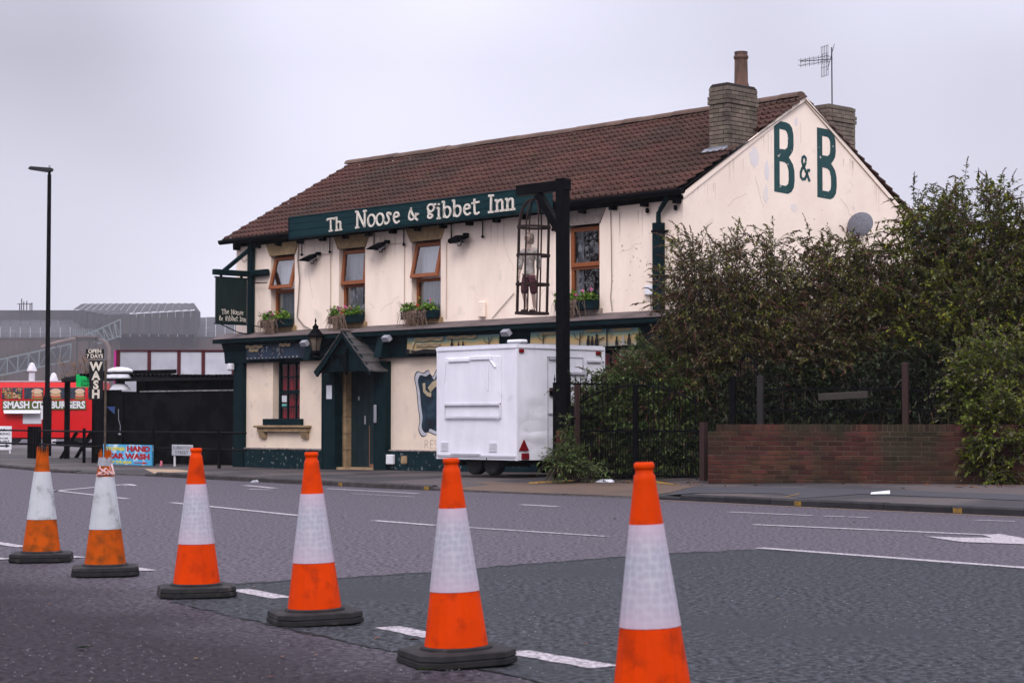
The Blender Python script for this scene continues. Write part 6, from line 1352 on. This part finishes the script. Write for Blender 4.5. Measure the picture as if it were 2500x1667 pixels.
def hall(name, label, z0x, z1x, eave, ridge, Y0, Y1, clere=None):
    t = thing(name, label, 'factory', (0, 0, 0)); a, c = fp(z0x, eave, Y0), fp(z1x, eave, Y0); nW = 12
    for k in range(nW): x0 = a.x + (c.x - a.x) * k / nW; x1 = a.x + (c.x - a.x) * (k + 1) / nW; MB().box(x0 + .04, x1 - .04, Y0, Y0 + .3 + .1 * (k % 2), 0, a.z).build('wall_panel', M_fwall, t)
    MB().box(a.x, c.x, Y0 + .5, Y0 + 2, 0, a.z + .4).build('backing_wall', M_fdk, t); r0, r1 = fp(z0x, ridge, Y1), fp(z1x, ridge, Y1); nR = 16  # full-height dark backing added to block sky showing through the panel gaps
    for k in range(nR):
        f0, f1 = k / nR, (k + 1) / nR; A = Vector((a.x, Y0 - .5, a.z)).lerp(Vector((c.x, Y0 - .5, c.z)), f0); B = Vector((a.x, Y0 - .5, a.z)).lerp(Vector((c.x, Y0 - .5, c.z)), f1); Cc = r0.lerp(r1, f1); D = r0.lerp(r1, f0); s = Vector((.06, 0, 0)); up = Vector((0, 0, .15 * (k % 2)))
        MB().add([A + s + up, B - s + up, Cc - s + up, D + s + up], [(0, 1, 2, 3)]).build('roof_panel', M_froof, t)
    if clere: q = fp(z0x, clere, Y1); MB().box(r0.x, r1.x, Y1, Y1 + 20, r0.z - 2, q.z).build('clerestory', M_fblk, t)
    q = MB(); n = 26
    for k in range(n + 1): x = a.x + (c.x - a.x) * k / n; q.box(x - .05, x + .05, Y0 - .9, Y0 - .8, a.z, a.z + .9 * KF)
    for z in (.45 * KF, .9 * KF): q.box(a.x, c.x, Y0 - .9, Y0 - .8, a.z + z - .06, a.z + z + .06)
    q.build('eaves_railing', M_fdk, t); return t
hall('works_hall', 'long hazy steelworks hall with dark roof at far left', -420, 1280, 372, 178, FY, FY + 45, 75); hall('works_hall', 'hazy steelworks hall with mottled roof just left of the pub', 1285, 2900, 366, 152, FY + 8, FY + 55)
tb_ = thing('works_tower', 'tall corrugated works block with pitched roof in the haze', 'factory', (0, 0, 0))
ev = [fp(780, 65, FY + 40), fp(1130, 125, FY - 6), fp(2070, 72, FY + 2)]; rg = [fp(868, 8, FY + 48), fp(1240, 6, FY + 36), fp(2065, 4, FY + 32)]; bk_ = fp(2132, 98, FY + 40)
def lerp3(L, u): return L[0].lerp(L[1], u * 3) if u < 1 / 3 else L[1].lerp(L[2], (u - 1 / 3) * 1.5)
nP = 34
for k in range(nP):
    u0, u1 = k / nP, (k + 1) / nP; s = Vector((0, 0, .19 * (k % 2)))
    MB().add([lerp3(ev, u0) + s, lerp3(ev, u1) + s, lerp3(rg, u1) + s, lerp3(rg, u0) + s], [(0, 1, 2, 3)]).build('roof_panel', M_froof, tb_)
    a, c = lerp3(ev, u0), lerp3(ev, u1); sY = Vector((0, .4 * (k % 2), -.2)); zb = fp(0, 330, FY).z
    MB().add([a + sY, c + sY, Vector((c.x, c.y + sY.y, zb)), Vector((a.x, a.y + sY.y, zb))], [(0, 1, 2, 3)]).build('wall_panel', M_fblk, tb_)
e2 = ev[2]; MB().add([e2, bk_, Vector((bk_.x, bk_.y, 8)), Vector((e2.x, e2.y, 8))], [(0, 1, 2, 3)]).build('wall_panel', M_fblk, tb_); MB().add([e2, bk_, rg[2]], [(0, 1, 2)]).build('gable_panel', M_fblk, tb_)
# conveyor galleries
def gallery(name, label, t0, t1, b0, b1, Y, n, dw=2.5):
    t = thing(name, label, 'conveyor', (0, 0, 0)); T0, T1, B0, B1 = [fp(*p, Y) for p in (t0, t1, b0, b1)]
    MB().add([T0 + Vector((0, dw, 0)), T1 + Vector((0, dw, 0)), B1 + Vector((0, dw, 0)), B0 + Vector((0, dw, 0))], [(0, 1, 2, 3)]).build('cladding', M_fblk, t)
    for nm, a, c in (('top_chord', T0, T1), ('bottom_chord', B0, B1)): MB().beam(a, c, .5, .5).build(nm, M_fsteel, t)
    for k in range(n + 1):
        u = k / n; MB().beam(T0.lerp(T1, u), B0.lerp(B1, u), .36, .4).build('strut', M_fsteel, t)
        if k < n: MB().beam(T0.lerp(T1, u if k % 2 else u + 1 / n), B0.lerp(B1, u + 1 / n if k % 2 else u), .2, .2).build('diagonal', M_fsteel, t)
    q = MB()
    for k in range(2 * n + 1): p = T0.lerp(T1, k / (2 * n)); q.box(p.x - .08, p.x + .08, p.y - .1, p.y, p.z, p.z + 1.9)
    for h in (.95, 1.9): q.beam(T0 + Vector((0, 0, h)), T1 + Vector((0, 0, h)), .12, .13)
    q.build('handrail', M_fdk, t)
    for u in (.25, .8):
        p = B0.lerp(B1, u); MB().beam(p, Vector((p.x, p.y, 0)), .55, .55).build('trestle', M_fdk, t)
gallery('conveyor_gallery', 'pale blue lattice conveyor gallery sloping up behind the red bus', (-260, 655), (760, 432), (-260, 820), (742, 612), FY - 40, 9); gallery('conveyor_gallery', 'upper lattice conveyor rising to the tall works block', (900, 345), (1280, 172), (1040, 430), (1285, 345), FY - 30, 6)
gp_ = thing('duct_pipe', 'fat rusty duct bending down beside the conveyor', 'pipe', (0, 0, 0)); P = [fp(*p, FY - 46) for p in ((440, 470), (600, 420), (770, 382), (950, 385), (1080, 395), (1130, 420), (1158, 470), (1160, 560), (1160, 760))]; MB().tube(P, [.66] * len(P), 12).build('duct', M_frust, gp_, smooth=True)
for k in (1, 3): MB().beam(P[k], Vector((P[k].x, P[k].y, 0)), .4, .4).build('support', M_fdk, gp_)
pf = thing('works_platform', 'railed steel platform between the two conveyors', 'platform', (0, 0, 0)); a, c = fp(790, 350, FY - 48), fp(1050, 350, FY - 48); MB().box(a.x, c.x, a.y - 2, a.y + 3, a.z - .4, a.z).build('deck', M_frust, pf)
q = MB()
for k in range(12): x = a.x + (c.x - a.x) * k / 11; q.box(x - .09, x + .09, a.y - 2, a.y - 1.8, a.z, a.z + 2.4)
for h in (.8, 1.6, 2.4): q.box(a.x, c.x, a.y - 2.05, a.y - 1.8, a.z + h - .07, a.z + h + .07)
q.build('guard_rail', M_fsteel, pf)
for x in (a.x + 1, c.x - 1): MB().box(x - .3, x + .3, a.y, a.y + .6, 0, a.z).build('column', M_fdk, pf)
mt = thing('roof_stack_frame', 'cluster of thin steel stacks on the far left roof', 'steel frame', (0, 0, 0))
for k, (zx, top) in enumerate(((215, 5), (235, -45), (258, -18), (290, -22), (325, 5), (345, -5))): p = fp(zx, top, FY + 45); z_ = fp(zx, 80, FY + 45).z; MB().box(p.x - .2, p.x + .2, FY + 44, FY + 44.3, z_ - .5, p.z).build('stack', M_fdk, mt)
p, q_ = fp(190, 10, FY + 45), fp(350, 10, FY + 45); MB().box(p.x, q_.x, FY + 43.8, FY + 44.3, p.z - .15, p.z + .15).build('cross_member', M_fdk, mt)
# leafless and autumn trees
M_orange = ramp_mat('orange_leaf', [(0, (.26, .13, .05)), (.5, (.34, .18, .07)), (1, (.20, .11, .06))], rough=.8, trans=.2)
c = fp(850, 690, 110); bush('autumn_shrub', 'small orange autumn tree behind the WASH sign', 'tree', (c.x, 110, .1), [(c.x, 110, c.z - .2, 1.2, 1, 1.0, 1)], 60, M_orange, 31, leaf=.10, lw=.5, spike=0, ntw=4, nl=8, twl=(.3, .7), thick=.03)
c = fp(8, 790, 110); bush('autumn_shrub', 'small olive tree at the left edge behind the bus', 'tree', (c.x - .4, 110, .1), [(c.x - .5, 110, c.z - .4, .8, .7, .9, 1)], 40, M_ivy, 32, leaf=.12, lw=.5, spike=0, ntw=4, nl=8, twl=(.3, .6), thick=.03)
def bare_tree(label, x, y, h, seed):
    rr = random.Random(seed); t = thing('bare_tree', label, 'tree', (x, y, 0)); b = MB(); tr_ = MB(); tr_.tube([(0, 0, 0), (.1, 0, h * .2), (0, .1, h * .38)], [.22, .18, .15], 8); tr_.build('trunk', M_twig, t)
    def grow_(p, d, l, r, lev):
        m = p + d * l * .5 + Vector((rr.gauss(0, .05), rr.gauss(0, .05), .02)) * l; e = p + d * l; b.tube([p, m, e], [r, r * .8, r * .6], 4, cap=False)
        if lev:
            for _ in range(rr.choice((3, 3, 4))):
                dd = (d + Vector((rr.gauss(0, .5), rr.gauss(0, .5), rr.gauss(.18, .3)))).normalized(); s = rr.uniform(.5, 1); grow_(p.lerp(e, s), dd, l * rr.uniform(.6, .85), r * .6, lev - 1)
    for k in range(6): grow_(Vector((0, 0, h * rr.uniform(.2, .38))), Vector((rr.gauss(0, .5), rr.gauss(0, .5), .9)).normalized(), h * .24, .09, 4)
    tag(b.build('crown', M_twig, t, fix=False), kind='stuff')
bare_tree('bare street tree mirrored in the right upper window', -17.5, 36.5, 8.5, 51); bare_tree('bare street tree mirrored in the window above the porch', -19.0, 43.0, 8.0, 52)

# ================================================================== TRAFFIC CONES
def cone_mat(name, base, dirt, thr=(.55, .75), s=9, r=.5): return mat(name, base, tuple(v * .82 for v in base), scale=5, rough=r, c3=dirt, s3=s, lo3=thr[0], hi3=thr[1], spec=.05)
M_or = cone_mat('cone_orange', (.58, .040, .0002), (.22, .020, .004), (.53, .78), 11); M_oro = cone_mat('old_cone_orange', (.44, .070, .004), (.12, .038, .008), (.42, .72), 12, .7); M_whs_old = cone_mat('old_cone_sleeve', (.44, .45, .47), (.22, .22, .21), (.55, .75), 10, .6)
M_whs = bpy.data.materials.new('reflective_sleeve'); M_whs.use_nodes = True
_n = M_whs.node_tree; _b = _n.nodes['Principled BSDF']; _g = _n.nodes.new('ShaderNodeTexCoord'); _v = _n.nodes.new('ShaderNodeTexVoronoi'); _v.inputs['Scale'].default_value = 34; _v.inputs['Randomness'].default_value = .45
_sx = _n.nodes.new('ShaderNodeSeparateXYZ'); _n.links.new(_g.outputs['Object'], _sx.inputs[0]); _at = _n.nodes.new('ShaderNodeMath'); _at.operation = 'ARCTAN2'; _n.links.new(_sx.outputs['Y'], _at.inputs[0]); _n.links.new(_sx.outputs['X'], _at.inputs[1])
_am = _n.nodes.new('ShaderNodeMath'); _am.operation = 'MULTIPLY'; _am.inputs[1].default_value = .095; _n.links.new(_at.outputs[0], _am.inputs[0]); _cb = _n.nodes.new('ShaderNodeCombineXYZ'); _n.links.new(_am.outputs[0], _cb.inputs[0]); _n.links.new(_sx.outputs['Z'], _cb.inputs[1])
_v.voronoi_dimensions = '2D'; _n.links.new(_cb.outputs[0], _v.inputs['Vector']); _r = _n.nodes.new('ShaderNodeValToRGB'); _r.color_ramp.elements[0].position = .25; _r.color_ramp.elements[0].color = (.285, .285, .335, 1); _r.color_ramp.elements[1].position = .62; _r.color_ramp.elements[1].color = (.36, .355, .40, 1)
_no = _n.nodes.new('ShaderNodeTexNoise'); _no.inputs['Scale'].default_value = 5; _n.links.new(_g.outputs['Object'], _no.inputs['Vector']); _mx = _n.nodes.new('ShaderNodeMix'); _mx.data_type = 'RGBA'; _mr = _n.nodes.new('ShaderNodeMapRange'); _mr.inputs[1].default_value = .4; _mr.inputs[2].default_value = .65; _mr.inputs[4].default_value = .7
_z = _n.nodes.new('ShaderNodeMapRange'); _z.inputs[1].default_value = .32; _z.inputs[2].default_value = .685; _z.inputs[3].default_value = -1; _z.inputs[4].default_value = 1; _n.links.new(_sx.outputs['Z'], _z.inputs[0])  # pink ends: the cone's orange bounce painted into the sleeve colour
_z2 = _n.nodes.new('ShaderNodeMath'); _z2.operation = 'POWER'; _za = _n.nodes.new('ShaderNodeMath'); _za.operation = 'ABSOLUTE'; _n.links.new(_z.outputs[0], _za.inputs[0]); _n.links.new(_za.outputs[0], _z2.inputs[0]); _z2.inputs[1].default_value = 3.0
_zs = _n.nodes.new('ShaderNodeMath'); _zs.operation = 'MULTIPLY_ADD'; _zs.inputs[1].default_value = .7; _zs.use_clamp = True; _n.links.new(_z2.outputs[0], _zs.inputs[0]); _n.links.new(_no.outputs['Fac'], _mr.inputs[0]); _mr.inputs[4].default_value = .3; _n.links.new(_mr.outputs[0], _zs.inputs[2]); _n.links.new(_zs.outputs[0], _mx.inputs[0]); _n.links.new(_v.outputs['Distance'], _r.inputs[0]); _n.links.new(_r.outputs[0], _mx.inputs[6]); _mx.inputs[7].default_value = (.42, .31, .37, 1); _n.links.new(_mx.outputs[2], _b.inputs['Base Color']); _b.inputs['Roughness'].default_value = .32; _b.inputs['Specular IOR Level'].default_value = .45
def rr_at(z): return .145 - .1375 * (z - .07)
def cone(label, px, py, rz, lean, s=1.0, old=False, top_cut=None, pos=None):
    p = gp(px, py) if pos is None else Vector(pos); t = thing('traffic_cone', label, 'traffic cone', (p.x, p.y, .004), rz, 'row of traffic cones along the road'); t.rotation_euler = (0, R(lean), rz); t.scale = (s, s, s)
    o = [(x * .86, y * .86) for x, y in ((-.27, -.17), (-.17, -.27), (.17, -.27), (.27, -.17), (.27, .17), (.17, .27), (-.17, .27), (-.27, .17))]
    b = MB(); lay = [(.96, 0), (1.0, .008), (1.0, .028), (.972, .031), (.972, .035), (.99, .038), (.97, .060), (.90, .066)]
    vs = [(x * k, y * k, z) for k, z in lay for x, y in o]; b.add(vs, [tuple(range(8))[::-1]] + [(i * 8 + j, i * 8 + (j + 1) % 8, i * 8 + 8 + (j + 1) % 8, i * 8 + 8 + j) for i in range(len(lay) - 1) for j in range(8)] + [tuple(range(56, 64))])
    b.lathe([(.160, .060), (.158, .074), (.150, .080)], 24, sq=.03); b.build('base', M_rubber, t)
    om = M_oro if old else M_or
    ang = [R(45 * k + d) for k in range(8) for d in (-17, -9, 9, 17)]           # eight flats with rounded arrises
    def ring(r, z): return [(r * (1.0 if j % 4 in (1, 2) else .985) * math.cos(a), r * (1.0 if j % 4 in (1, 2) else .985) * math.sin(a), z) for j, a in enumerate(ang)]
    def band(nm, z0, z1, m, e=0.0, n=5):
        q = MB(); vs = [v for i in range(n + 1) for v in ring(rr_at(z0 + (z1 - z0) * i / n) + e, z0 + (z1 - z0) * i / n)]; k = len(ang)
        q.add(vs, [(i * k + j, i * k + (j + 1) % k, i * k + k + (j + 1) % k, i * k + k + j) for i in range(n) for j in range(k)]); o = q.build(nm, m, t)
        for p_ in o.data.polygons: p_.use_smooth = True
        o.data.set_sharp_from_angle(angle=R(14)); return o
    band('lower_band', .07, .330, om); band('sleeve', .320, .685, M_whs_old if old else M_whs, .0025)
    if not old:
        q = MB(); q.lathe([(rr_at(.675), .675), (rr_at(.84), .84), (.0375, .858), (.0315, .866), (.0315, .880), (.0355, .884), (.0365, .892), (.0355, .901), (.031, .906), (.024, .906), (.022, .87)], 32, sq=.03, cap=False); q.build('top', om, t, smooth=True)
    else:
        q = MB(); n = 32; rows_ = []
        for zi in (.66, .72, .78):
            rows_.append([(rr_at(zi) * math.cos(2 * math.pi * k / n), rr_at(zi) * math.sin(2 * math.pi * k / n), zi) for k in range(n)])
        rc = random.Random(px); rows_.append([(rr_at(top_cut) * (1 + rc.uniform(-.18, .25)) * math.cos(2 * math.pi * k / n), rr_at(top_cut) * (1 + rc.uniform(-.18, .25)) * math.sin(2 * math.pi * k / n), top_cut + rc.uniform(-.035, .045)) for k in range(n)])
        vs = [v for r_ in rows_ for v in r_]; q.add(vs, [(i * n + k, i * n + (k + 1) % n, i * n + n + (k + 1) % n, i * n + n + k) for i in range(3) for k in range(n)]); q.build('torn_top', om, t)
    return t
c1 = cone('old scuffed orange cone with a torn top at the far left', 101, 1370, R(8), 0, 1.0, True, .85); c2 = cone('old dirty cone with grey tape round its torn top', 257, 1404, R(12), -.5, 1.0, True, .84)
MB().lathe([(rr_at(.76) + .004, .76), (rr_at(.82) + .004, .82)], 24, cap=False).build('tape', mat('grey_tape', (.30, .30, .33), (.2, .2, .22), scale=20, rough=.5), c2)
b = MB()
for k in range(7): b.tube([(.035 * math.cos(k), .035 * math.sin(k), .80), (.05 * math.cos(k * 1.3), -.05, .74 - .02 * (k % 3)), (.06 * math.cos(k * 1.7), -.065, .70)], .008, 4)
b.build('tape_shreds', mat('tape_shreds', (.42, .40, .43), (.5, .2, .15), scale=25), c2)
b = MB(); b.lathe([(.036, .82), (.04, .86), (.03, .88), (.012, .87)], 10); b.build('burnt_rim', M_tyre, c1)
cone('clean orange cone before the street name plate', 480, 1455, R(14), -.6); cone('orange cone standing before the pub porch', 769, 1520, R(18), -1.5)
cone('orange cone with its whole black base in front of the trailer', 1115, 1619, R(22), -1.8); cone('nearest orange cone with its base cut off by the frame', 0, 0, R(24), -2.2, 1.015, pos=(.515, 7.22, 0))

# ================================================================== HAZE
hz = MB().box(-340, 340, -55, 905, -1.2, 62).build('haze', None); hz['kind'] = 'stuff'; hz['label'] = 'thin grey haze veiling the distant works'; hz['category'] = 'haze'
hm = bpy.data.materials.new('haze'); hm.use_nodes = True; hn = hm.node_tree; hn.nodes.clear(); ho = hn.nodes.new('ShaderNodeOutputMaterial'); hv = hn.nodes.new('ShaderNodeVolumePrincipled')
hv.inputs['Color'].default_value = (.80, .79, .84, 1); hv.inputs['Density'].default_value = .00019; hv.inputs['Anisotropy'].default_value = .0
hn.links.new(hv.outputs[0], ho.inputs['Volume']); hz.data.materials.append(hm)
